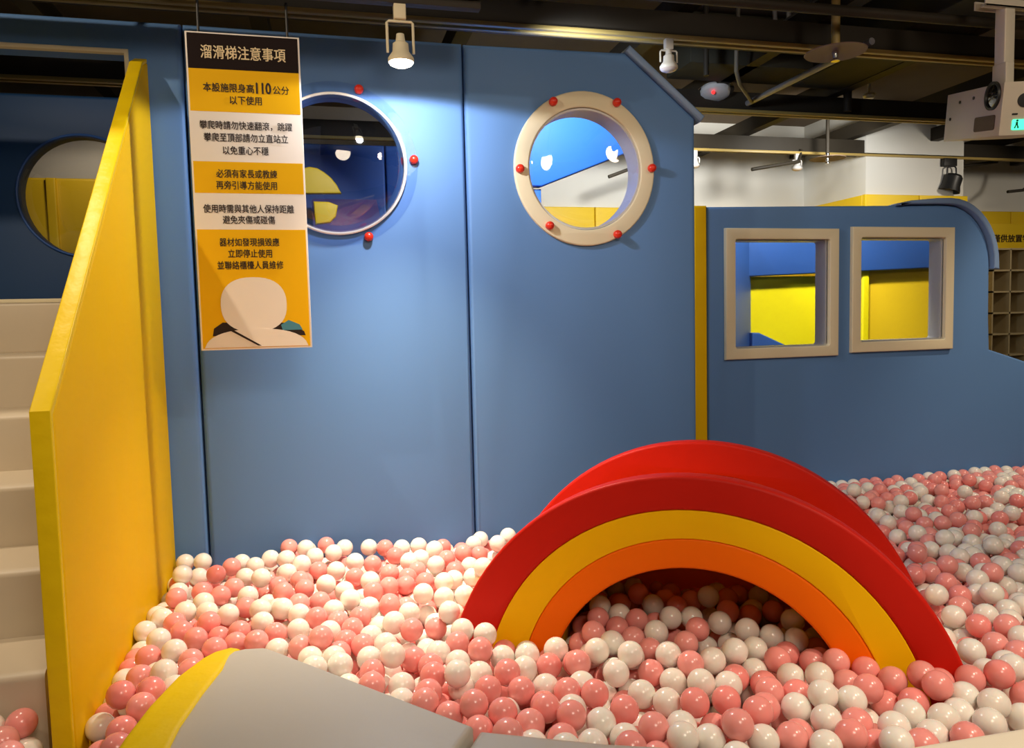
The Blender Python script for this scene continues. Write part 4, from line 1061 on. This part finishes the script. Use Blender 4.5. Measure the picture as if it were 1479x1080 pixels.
441,2547,352,1, 514,2547,350,0, 933,2538,348,0, 1047,2546,320,1, 1146,2552,333,1, 1321,2522,345,1, 2141,2553,337,1, 2261,2523,354,1,
2334,2527,339,1, 2402,2531,350,1, 2471,2542,352,1, 2540,2537,354,1, 2636,2533,347,1, 3021,2530,347,1, 3194,2514,340,1, 3234,2483,294,1,
3077,2257,328,1, -580,2613,342,0, -501,2620,354,1, -433,2615,349,0, -364,2618,348,1, -266,2643,332,1, -183,2629,347,3, -117,2606,346,1,
-42,2637,341,1, 132,2596,334,2, 195,2607,305,1, 270,2606,296,1, 324,2624,339,3, 400,2633,340,0, 517,2615,337,0, 2590,2585,348,0,
2655,2608,346,1, 2723,2623,357,2, 2785,2611,329,1, 2853,2613,343,1, 2921,2624,349,1, 3037,2620,325,1, 3202,2583,343,1, 3228,2392,302,1,
-473,2682,350,3, -403,2678,349,0, -314,2704,334,2, -135,2678,344,0, 96,2655,343,1, 164,2663,332,0, 220,2702,348,3, 289,2697,344,2,
356,2686,328,1, 430,2717,339,0, 548,2679,334,1, 2780,2680,338,1, 2848,2699,348,1, 3182,2699,349,1, 3239,2658,350,1, 3374,2642,344,1,
3177,2346,303,0, -580,2721,314,0, -516,2737,345,1, -439,2743,349,0, -245,2710,335,0, -106,2744,335,1, -52,2736,292,1, 79,2738,332,1,
177,2757,350,1, 246,2766,349,1, 315,2761,355,1, 487,2754,351,0, 554,2776,347,0, 2388,2746,351,1, 2605,2737,340,0, 2673,2750,346,1,
2743,2755,348,0, 2813,2759,348,0, 2882,2760,350,3, 3198,2767,354,1, 3437,2639,309,0, -547,2802,346,1, -477,2800,349,0, -158,2817,348,0,
-89,2834,350,0, -16,2795,292,1, 38,2794,335,1, 106,2804,341,2, 290,2826,350,1, 348,2796,293,1, 522,2836,339,1, 2298,2812,352,1,
2424,2806,349,1, 2570,2800,345,1, 2639,2811,349,0, 2709,2816,349,1, 2778,2819,349,1, 2847,2820,349,0, 2947,2791,353,1, 3055,2779,335,1,
3377,2812,343,1, 3433,2574,280,1, -580,2863,349,2, -507,2863,349,0, -408,2877,292,0, -339,2876,292,0, -270,2875,292,0, -223,2887,342,1,
-149,2886,347,0, -51,2892,349,0, 19,2894,350,1, 87,2884,344,3, 268,2891,346,1, 338,2886,346,0, 405,2869,337,0, 471,2881,353,1,
654,2889,292,0, 2286,2878,333,1, 2370,2867,352,1, 2439,2872,355,1, 2499,2838,347,1, 2604,2871,349,0, 2744,2880,348,0, 2813,2882,347,1,
3421,2866,343,1, 3537,2862,294,1, 3601,2833,293,0, 3612,2792,348,1, -546,2924,349,1, -474,2924,351,0, -374,2937,292,1, -241,2955,344,3,
-171,2955,344,1, -28,2957,345,1, 64,2985,329,0, 306,2953,352,0, 376,2950,351,2, 451,2948,345,1, 522,2924,330,1, 2493,2916,352,0,
2566,2936,351,1, 2635,2934,350,0, 2783,2949,342,0, 2852,2944,346,0, 2922,2946,346,1, 2989,2950,361,0, 3051,2979,349,1, 3175,2893,350,0,
3259,2965,349,0, 3328,2959,348,1, 3398,2948,349,0, 3469,2916,344,1, 3560,2964,355,1, 3715,2908,296,0, 3574,2705,299,0, -580,2985,346,2,
-510,2984,349,2, -407,3000,293,0, -371,3059,295,0, -308,2972,348,1, -202,3027,350,1, -133,3024,349,1, -63,3018,350,1, 210,2990,342,0,
274,3015,352,2, 344,3012,351,1, 413,3009,351,1, 648,3011,338,1, 712,3039,343,1, 2625,3000,331,1, 2916,3027,352,1, 3228,3027,348,1,
3299,3022,348,0, 3370,3016,345,1, 3439,3004,344,1, 3517,3018,343,0, -580,3063,292,1, -440,3061,293,0, -404,3120,296,1, -236,3089,350,3,
-166,3086,349,0, -97,3084,349,1, -27,3078,351,1, 207,3058,355,3, 310,3074,352,1, 380,3072,352,1, 450,3068,351,0, 524,3066,350,1,
608,3068,341,0, 672,3095,345,2, 768,3078,348,0, 837,3090,352,1, 2608,3067,323,1, 2686,3074,342,0, 2760,3069,348,0, 3338,3080,347,1,
-580,3131,301,0, -523,3135,340,1, -464,3173,340,3, -368,3161,340,1, -291,3163,330,0, -200,3147,348,1, -130,3146,349,1, -60,3144,349,1,
9,3137,351,1, 208,3092,294,1, 246,3115,353,0, 345,3135,354,0, 415,3132,355,1, 496,3132,348,1, 566,3123,347,0, 640,3155,342,1,
719,3147,351,1, 792,3143,351,1, 940,3175,347,0, 2207,3171,347,1, 2278,3169,348,0, 2377,3133,350,1, 2441,3160,352,0, 2511,3157,353,1,
2579,3161,346,1, 2640,3126,342,0, 2754,3137,355,1, 2879,3135,346,0, 3590,3148,350,0, 3660,3145,349,1, 3678,2793,297,0, -533,3203,335,1,
-483,3214,287,1, -392,3226,350,0, -170,3210,345,0, -94,3206,349,1, -24,3204,350,2, 210,3208,316,1, 603,3212,354,0, 2244,3229,346,1,
2319,3224,349,1, 2394,3216,348,1, 2472,3221,348,1, 2542,3219,348,0, 2628,3208,347,1, 2768,3204,348,0, 2839,3203,350,0, 2909,3202,347,2,
3067,3216,350,1, 3136,3214,350,3, 3417,3209,348,0, 3557,3210,349,0, 3628,3207,349,1, 3698,3203,350,0, 3954,3156,350,1, 3780,2884,296,1,
-371,3265,296,0, 49,3265,332,3, 178,3265,295,0, 2589,3269,341,0, 2945,3262,347,0, 3035,3277,348,0, 3104,3275,350,0, 3381,3269,348,3,
3452,3272,347,1, 3674,3267,346,1, 3752,3266,342,1, 3908,3275,346,1, 3830,2929,295,0, 3069,3338,346,0, 3346,3329,348,1, 3416,3330,347,3,
3863,3328,350,1, 3943,3335,344,0, 4003,3299,351,0, 3292,3391,342,1, 3384,3392,346,1, 3454,3392,349,0, 3603,3386,348,1, 4242,3392,345,1,
3941,3027,295,0, 3231,3422,355,0, 3351,3455,342,1, 3420,3453,346,0, 3492,3452,345,0, 4087,3158,235,0, 4457,3515,343,1, 4200,3259,333,0,
958,1354,398,0, 1623,1365,384,1, 1751,1336,352,0, 1819,1363,356,1, 1716,1396,353,1, 1795,1429,352,1, 1877,1400,346,0, 1955,1363,356,0,
2021,1385,347,1, 1031,1487,386,3, 1742,1497,391,0, 1803,1513,354,0, 1909,1490,360,1, 2012,1475,340,0, 2096,1460,348,0, -925,1483,292,1,
-862,1430,284,1, -791,1414,283,0, -728,1436,302,1, -447,1540,355,1, 1870,1547,352,0, 1947,1540,329,0, 2037,1549,354,1, 2105,1532,346,1,
2168,1506,355,0, -975,1580,342,1, -937,1522,349,1, -866,1572,344,0, -752,1572,332,0, -468,1605,346,1, 1856,1616,356,1, 1985,1621,379,1,
2062,1616,348,1, 2131,1604,349,1, 2222,1600,364,1, 2153,1431,321,1, -1083,1671,352,0, -1005,1648,340,1, -937,1639,350,1, -869,1640,357,1,
-809,1611,337,0, -721,1668,353,1, -560,1646,344,0, -474,1673,358,0, -406,1672,350,0, 172,1717,355,1, 241,1725,351,1, 555,1705,408,2,
873,1664,340,2, 1075,1698,399,3, 1993,1699,402,1, 2091,1679,347,1, 2160,1674,345,1, 2228,1669,356,1, 2221,1576,299,0, 2284,1549,372,1,
-1199,1723,336,1, -1038,1727,355,1, -969,1725,350,1, -904,1700,357,1, -835,1700,344,0, -772,1727,355,1, -710,1757,350,1, -386,1736,369,0,
131,1773,353,1, 405,1773,388,2, 1716,1771,372,0, 2025,1764,406,1, 2134,1741,351,0, 2203,1733,346,1, 2274,1721,351,1, 2338,1693,348,1,
2399,1756,355,0, -1198,1816,340,0, -1111,1830,364,1, -1008,1813,350,0, -942,1789,352,1, -877,1763,346,0, -780,1830,404,1, -539,1828,367,1,
-431,1822,365,0, 8,1853,407,1, 82,1823,353,0, 283,1806,350,1, 620,1821,405,2, 1695,1838,359,1, 1758,1815,339,1, 2002,1830,404,2,
2106,1805,348,1, 2176,1804,347,1, 2258,1788,352,1, 2329,1768,353,0, 2379,1824,350,0, 2460,1788,332,1, 2376,1631,356,1, -1250,1862,349,1,
-1164,1874,360,1, -1092,1898,341,1, -991,1879,394,1, -898,1826,392,1, -856,1881,382,0, -544,1914,355,3, -420,1890,357,0, -343,1874,352,1,
1182,1921,345,1, 1730,1901,350,1, 1797,1869,357,2, 2238,1854,348,1, 2289,1901,351,0, 2358,1890,350,1, 2426,1875,351,0, 2493,1855,351,1,
2440,1689,370,1, -1215,1922,351,0, -1144,1941,358,0, -1015,1953,378,1, -954,1930,354,0, -877,1949,379,1, -811,1940,401,1, -412,1963,388,2,
-313,1969,344,0, -8,1938,351,1, 440,1953,345,3, 1085,1963,348,1, 1698,1972,353,0, 1767,1970,362,1, 1862,1994,346,0, 2159,1928,396,2,
2203,1979,381,2, 2334,1960,347,0, 2404,1943,349,0, 2470,1961,361,1, 2561,1878,316,0, 2410,1661,304,1, 2461,1706,309,0, -1250,2015,379,1,
-1128,2015,359,0, -1058,2015,362,1, -989,2015,360,0, -811,2015,409,2, -741,2015,412,3, -580,2050,358,2, -463,2005,368,2, -333,2033,356,0,
666,2054,346,1, 1166,2028,356,2, 1237,2047,357,0, 1360,2019,352,2, 1399,2076,351,3, 1734,2031,354,0, 1804,2030,359,0, 2167,2036,393,3,
2300,2020,335,1, 2365,2041,350,1, 2430,2016,350,0, 2528,2017,361,1, 2589,1945,358,0, 2671,1984,362,0, 2590,1823,369,1, -518,2109,378,2,
-325,2125,409,1, -275,2083,385,0, -79,2088,373,0, 468,2101,351,3, 534,2056,345,0, 556,2134,364,2, 613,2100,346,1, 1701,2093,354,0,
1770,2090,353,1, 2351,2123,352,2, 2480,2065,349,0, 2560,2079,358,0, 2612,2027,357,0, 2691,2050,350,0, 2752,2019,357,0, -580,2128,348,3,
-276,2175,399,0, -190,2197,391,0, -105,2141,336,0, 14,2146,355,1, 278,2176,374,2, 495,2168,361,3, 987,2168,387,3, 1032,2127,346,3,
1105,2130,351,0, 1264,2174,366,1, 1328,2162,393,2, 1400,2120,297,1, 1442,2131,359,1, 1970,2122,367,1, 1995,2171,324,1, 2107,2181,349,0,
2293,2171,351,1, 2525,2139,355,0, 2594,2140,358,1, 2687,2146,334,0, 2740,2103,353,1, 2808,2122,349,0, -533,2255,349,1, -481,2230,397,0,
-312,2234,394,1, -210,2273,360,1, 343,2236,352,0, 1206,2218,359,2, 1385,2169,343,2, 1437,2213,354,0, 2308,2224,394,2, 2499,2245,385,2,
2565,2204,352,1, 2633,2197,361,0, 2701,2212,355,1, 2758,2170,353,0, 2831,2212,356,1, 2936,2190,354,0, -580,2304,358,2, -246,2333,354,1,
109,2300,402,2, 790,2297,352,3, 857,2251,348,1, 1157,2267,350,0, 1357,2305,390,3, 1412,2263,395,0, 2065,2290,368,1, 2258,2290,395,3,
2440,2283,391,2, 2525,2312,385,3, 2599,2269,372,0, 2708,2283,355,1, 2760,2241,336,1, 2851,2278,349,1, 2918,2259,360,1, 2988,2263,347,0,
2911,2108,306,1, -580,2373,359,3, -522,2408,342,1, -415,2404,342,0, -373,2340,353,0, -307,2415,331,0, 142,2363,402,2, 1020,2323,353,1,
1067,2373,362,0, 1229,2354,377,3, 1293,2334,395,0, 1398,2361,389,0, 2003,2316,353,1, 2072,2359,361,0, 2140,2346,351,1, 2209,2343,344,1,
2396,2359,407,2, 2620,2335,384,2, 2734,2347,352,0, 2788,2305,339,1, 2883,2340,353,1, 2953,2324,356,0, 3030,2318,343,0, 2973,2163,304,0,
2744,1959,235,1, -580,2443,358,3, 325,2441,360,2, 388,2431,390,2, 894,2408,336,0, 998,2393,349,3, 1080,2439,348,1, 1161,2417,379,3,
1225,2418,350,2, 1336,2399,390,0, 2051,2417,393,1, 2109,2420,355,1, 2351,2427,403,2, 2429,2422,400,2, 2498,2426,388,2, 2557,2377,384,3,
2683,2415,388,3, 2742,2452,389,2, 2817,2452,351,0, 2927,2453,357,1, 2964,2394,347,1, 3039,2388,350,1, 3117,2355,348,1, -580,2512,352,2,
-277,2478,329,0, -173,2460,379,1, 247,2501,345,1, 908,2473,359,1, 998,2524,369,0, 1046,2479,392,0, 1147,2498,377,3, 1212,2477,385,2,
1297,2477,393,3, 1372,2477,363,1, 2073,2482,379,1, 2181,2515,382,3, 2324,2491,398,2, 2621,2488,398,2, 2687,2493,373,2, 2761,2495,337,0,
2814,2509,390,3, 2952,2518,355,1, 3063,2474,341,1, 3130,2490,334,0, 3171,2400,350,1, 3221,2447,351,0, -580,2566,396,2, -406,2561,385,1,
-217,2568,348,1, 253,2570,355,1, 310,2530,356,2, 379,2584,384,0, 458,2610,374,0, 580,2589,351,1, 1088,2536,374,1, 1193,2556,385,0,
1258,2534,372,1, 2061,2561,381,1, 2210,2570,352,0, 2300,2577,373,2, 2429,2576,396,1, 2505,2561,410,2, 2768,2557,369,2, 2896,2559,352,0,
2977,2584,355,0, 3072,2573,363,1, 3139,2555,356,1, 3261,2504,354,1, 3285,2442,375,0, 20,2594,351,0, 82,2595,382,0, 191,2606,374,0,
251,2639,354,3, 481,2673,352,1, 609,2653,355,0, 1137,2598,390,1, 2116,2629,351,0, 2184,2634,352,1, 2253,2625,354,1, 2340,2634,359,3,
2455,2636,376,1, 2674,2655,394,0, 2917,2699,348,3, 2977,2664,357,3, 3092,2640,361,1, 3162,2635,363,0, 3271,2571,341,0, 3304,2633,343,0,
3341,2572,361,0, -545,2673,348,1, -370,2742,350,0, 261,2722,402,3, 599,2723,353,0, 2147,2692,350,1, 2220,2693,352,0, 2289,2684,353,1,
2402,2677,351,1, 2506,2695,386,3, 2746,2703,395,3, 2986,2733,350,2, 3042,2688,355,0, 3113,2705,351,1, 3238,2719,385,0, 3294,2701,348,0,
3402,2741,350,0, 3436,2596,364,0, -580,2749,377,2, -284,2767,337,1, -222,2772,369,2, 382,2756,370,1, 655,2764,353,1, 2183,2751,350,1,
2251,2761,352,1, 2319,2747,351,1, 2458,2743,348,1, 3070,2741,392,3, 3126,2774,346,1, 3266,2768,343,1, 3334,2756,343,0, 3463,2701,339,1,
3364,2512,302,1, -19,2831,351,3, 149,2851,369,1, 359,2821,357,0, 590,2851,347,0, 662,2849,359,0, 2151,2812,350,0, 2218,2831,353,1,
2269,2848,403,1, 2361,2804,380,3, 2672,2834,405,2, 2903,2830,390,3, 2971,2845,397,2, 3018,2795,392,1, 3082,2841,352,1, 3227,2840,353,1,
3296,2832,353,1, 3349,2843,398,0, 3444,2797,354,0, 3555,2832,354,0, 3525,2656,302,1, -374,2897,349,2, -305,2857,350,1, -101,2906,393,3,
143,2921,361,0, 212,2926,369,1, 666,2918,360,1, 742,2910,351,0, 2175,2929,349,0, 2234,2901,374,1, 2308,2907,392,1, 2425,2939,349,1,
2543,2878,381,3, 2636,2894,407,2, 3284,2900,351,0, 3353,2893,350,0, 3402,2900,400,0, 3488,2850,349,1, 3608,2880,350,1, 3601,2725,361,1,
604,2946,347,1, 711,2972,361,0, 2151,2981,388,0, 2219,2981,361,0, 2356,2936,349,1, 2513,2982,355,1, 2748,2967,399,3, 2851,3010,367,0,
3189,2969,350,0, 3297,2983,405,0, 3367,2978,404,0, 3488,2970,384,1, 3537,2899,353,1, 3627,2946,362,0, 3694,2954,344,0, 3760,2929,345,1,
3745,2859,361,0, -544,3045,349,0, -475,3044,350,1, -272,3031,350,1, 7,3017,351,0, 68,3056,352,2, 138,3051,352,0, 486,3008,350,1,
773,3009,356,1, 840,3022,366,1, 2208,3049,357,1, 2277,3049,352,0, 2326,2999,351,0, 2395,3001,352,0, 2462,3028,350,0, 2564,3028,359,1,
2787,3024,393,2, 2985,3019,352,0, 3089,3037,349,0, 3159,3032,349,1, 3336,3040,404,2, 3409,3039,398,0, 3477,3052,389,0, 3585,3029,352,1,
3654,3024,352,0, 3742,3003,357,1, 3814,3022,370,1, 3841,2953,361,0, -580,3103,365,2, 107,3114,352,1, 176,3151,295,0, 796,3101,407,0,
876,3148,354,1, 2243,3109,349,1, 2312,3109,350,1, 2361,3061,351,1, 2431,3090,350,1, 2501,3086,350,0, 2567,3097,370,0, 3027,3081,351,0,
3199,3090,349,0, 3268,3084,351,0, 3360,3113,404,2, 3430,3106,398,2, 3538,3083,354,0, 3623,3087,350,0, 3692,3082,349,0, 3761,3070,347,1,
3841,3083,352,1, 3899,3045,347,1, 3627,2747,297,0, -241,3204,355,2, 71,3174,353,3, 286,3172,355,1, 381,3195,357,1, 451,3192,359,0,
537,3189,345,0, 759,3204,355,0, 830,3201,356,0, 893,3227,348,1, 2157,3172,396,0, 2241,3151,405,0, 2332,3167,391,1, 2400,3163,409,0,
2476,3159,413,1, 2569,3191,407,2, 2625,3150,406,3, 2691,3147,383,2, 2954,3152,358,1, 3024,3153,353,1, 3094,3151,351,1, 3165,3150,350,1,
3240,3147,348,1, 3312,3145,347,1, 3384,3181,402,3, 3454,3174,396,2, 3626,3166,407,0, 3729,3141,350,0, 3798,3137,354,0, 3880,3141,343,1,
3967,3093,377,0, 3729,2838,296,1, -490,3258,341,1, -307,3227,354,1, 252,3242,361,1, 321,3233,356,0, 421,3256,353,1, 493,3256,349,0,
562,3265,342,3, 646,3265,363,1, 684,3207,357,3, 951,3265,345,1, 2209,3218,405,0, 2278,3211,404,1, 2359,3229,406,1, 2433,3225,405,1,
2507,3221,409,1, 2733,3217,407,3, 2802,3223,406,3, 2878,3222,406,2, 3205,3207,349,0, 3278,3206,349,1, 3348,3206,348,0, 3522,3232,405,3,
3592,3227,406,3, 3671,3220,411,0, 3767,3199,352,0, 3837,3195,354,1, 3905,3205,354,0, 4023,3154,347,1, 4106,3187,339,0, 2168,3287,406,0,
2245,3284,405,1, 2316,3284,407,0, 2400,3286,408,0, 2473,3282,402,0, 2549,3281,394,1, 2625,3283,396,1, 2694,3275,407,3, 2840,3280,407,3,
3000,3286,408,0, 3100,3318,405,3, 3173,3280,352,3, 3242,3265,349,1, 3312,3266,349,0, 3637,3280,403,3, 3716,3279,400,0, 3788,3280,400,0,
3826,3262,344,1, 3967,3238,354,0, 4036,3231,353,1, 4126,3254,335,0, 3889,2981,301,0, 2208,3345,402,0, 2280,3344,403,0, 2357,3340,407,1,
2441,3342,411,0, 2514,3341,399,1, 2585,3339,404,0, 2667,3339,407,0, 2805,3340,407,1, 2878,3339,407,2, 3036,3346,407,2, 3138,3342,352,1,
3206,3357,352,0, 3275,3325,351,1, 3438,3356,407,2, 3505,3370,409,3, 3601,3339,407,2, 3677,3337,403,3, 3751,3339,403,1, 3823,3342,405,0,
3906,3341,403,1, 3989,3349,396,0, 4072,3305,352,1, 4143,3320,349,1, 4212,3329,353,0, 2165,3406,408,0, 2243,3405,402,1, 2322,3400,405,1,
2398,3396,405,1, 2478,3401,402,1, 2551,3400,404,1, 2626,3396,407,1, 2842,3397,408,1, 2980,3402,408,2, 3335,3401,393,3, 3457,3436,403,0,
3567,3400,405,3, 3641,3396,408,2, 3713,3397,405,2, 3865,3397,405,1, 3946,3404,401,0, 4043,3395,369,0, 4110,3376,374,0, 4172,3396,351,0,
3990,3072,315,0, 2199,3466,408,0, 2288,3460,405,0, 2364,3456,403,1, 2435,3455,405,1, 2516,3460,407,0, 2592,3456,408,0, 2664,3454,409,3,
2734,3456,409,1, 2841,3515,411,3, 2877,3456,410,3, 3189,3515,410,3, 3291,3451,376,3, 3527,3456,405,3, 3606,3456,408,3, 3677,3456,407,3,
3749,3462,401,0, 3826,3455,408,0, 3901,3456,397,0, 3984,3463,402,1, 4078,3456,375,1, 4148,3456,377,1, 4271,3455,352,1, 4328,3373,317,0,
4165,3227,282,0, 2247,3515,417,0, 2331,3515,396,0, 2400,3515,397,1, 2470,3515,398,1, 2558,3515,412,1, 2628,3515,411,0, 2698,3515,411,2,
2771,3515,411,2, 2805,3455,410,1, 2911,3515,412,3, 3050,3515,413,3, 3259,3515,414,2, 3329,3511,414,3, 3376,3515,364,0, 3491,3515,412,3,
3571,3515,420,2, 3641,3515,417,2, 3710,3515,421,3, 3792,3515,412,2, 3865,3515,404,1, 3937,3515,405,1, 4031,3515,395,1, 4110,3515,398,1,
4231,3515,360,1, 4306,3515,356,1, 4388,3507,344,1, 4406,3443,364,0, 4406,3443,294,1,
]
balls = np.array(BALLS, dtype=float).reshape(-1, 4)
pos = balls[:, :3] / 1000.0
flag = balls[:, 3].astype(int)
RB = 0.035
def ball_mesh(name, m, seg=26, rings=16):
    bm = bmesh.new()
    bmesh.ops.create_uvsphere(bm, u_segments=seg, v_segments=rings, radius=RB)
    for f in bm.faces: f.smooth = True
    me = bpy.data.meshes.new(name)
    bm.to_mesh(me); bm.free()
    me.materials.append(m)
    return me
BM = {True: ball_mesh('pink_ball', M['pink']), False: ball_mesh('white_ball', M['white'])}
def zone(x, y):
    """which part of the pit a ball lies in: words for the label and for the group"""
    rel = Vector((x, y, 0)) - RL
    u, n = rel.dot(RU), -rel.dot(RN)
    if x < -0.69:
        return 'on the floor in front of the cream stairs', 'in front of the stairs'
    if -0.02 < n < 0.66 and 0.0 < u < 1.40:
        return 'under the rainbow bridge', 'under the rainbow bridge'
    if x < -0.42 and y < 3.16:
        return 'against the yellow side panel', 'against the yellow side panel'
    if y > 3.17 and x < 1.75:
        return 'against the tall blue wall', 'against the tall blue wall'
    if y > 3.38:
        return 'against the low blue wall with square windows', 'against the low blue wall'
    if n <= 0.0 and 0.0 < u < 1.40:
        if n < -0.42:
            return 'in front of the rainbow bridge, close to the pit rim', 'by the front pit rim'
        return 'just in front of the rainbow bridge', 'just in front of the rainbow bridge'
    if u >= 1.40 or n >= 0.66 and u > 0.9:
        if n < 0.35:
            return 'right of the rainbow bridge, near its right foot', 'by the right foot of the bridge'
        return 'behind and right of the rainbow bridge', 'behind the bridge at right'
    if n > 0.30:
        return 'left of the rainbow bridge, in the far half', 'left of the bridge, far half'
    return 'left of the rainbow bridge, near the grey block', 'left of the bridge by the grey block'

buried = []
for (x, y, z), fl in zip(pos, flag):
    pk, ind = bool(fl & 1), bool(fl & 2)
    if not ind:
        buried.append((x, y, z, pk)); continue
    o = bpy.data.objects.new('pink_ball' if pk else 'white_ball', BM[pk])
    o.location = (x, y, z)
    o.rotation_euler = (random.uniform(0, PI), random.uniform(0, PI), random.uniform(0, PI))
    COL.objects.link(o)
    zt, gr = zone(x, y)
    c = 'pink' if pk else 'white'
    tag(o, '%s plastic ball on top, %s' % (c, zt), 'ball', '%s balls %s' % (c, gr))
# the balls under the top layer, one mass
sv = bmesh.new(); bmesh.ops.create_uvsphere(sv, u_segments=16, v_segments=10, radius=RB)
sv.verts.ensure_lookup_table()
V0 = np.array([v.co[:] for v in sv.verts]); F0 = [[v.index for v in f.verts] for f in sv.faces]; sv.free()
verts = np.concatenate([V0 + np.array(b[:3]) - np.array((1.0, 2.3, 0.2)) for b in buried])
faces = [[i + k * len(V0) for i in f] for k in range(len(buried)) for f in F0]
me = bpy.data.meshes.new('ball_pit_fill'); me.from_pydata(verts.tolist(), [], faces)
me.materials.append(M['pink']); me.materials.append(M['white'])
me.polygons.foreach_set('use_smooth', [True] * len(faces))
me.polygons.foreach_set('material_index', [0 if buried[k // len(F0)][3] else 1 for k in range(len(faces))])
me.update()
tag(link('ball_pit_fill', me, None, (1.0, 2.3, 0.2)), 'mass of pink and white balls buried under the top layer of the pit', 'ball pit balls', None, 'stuff')
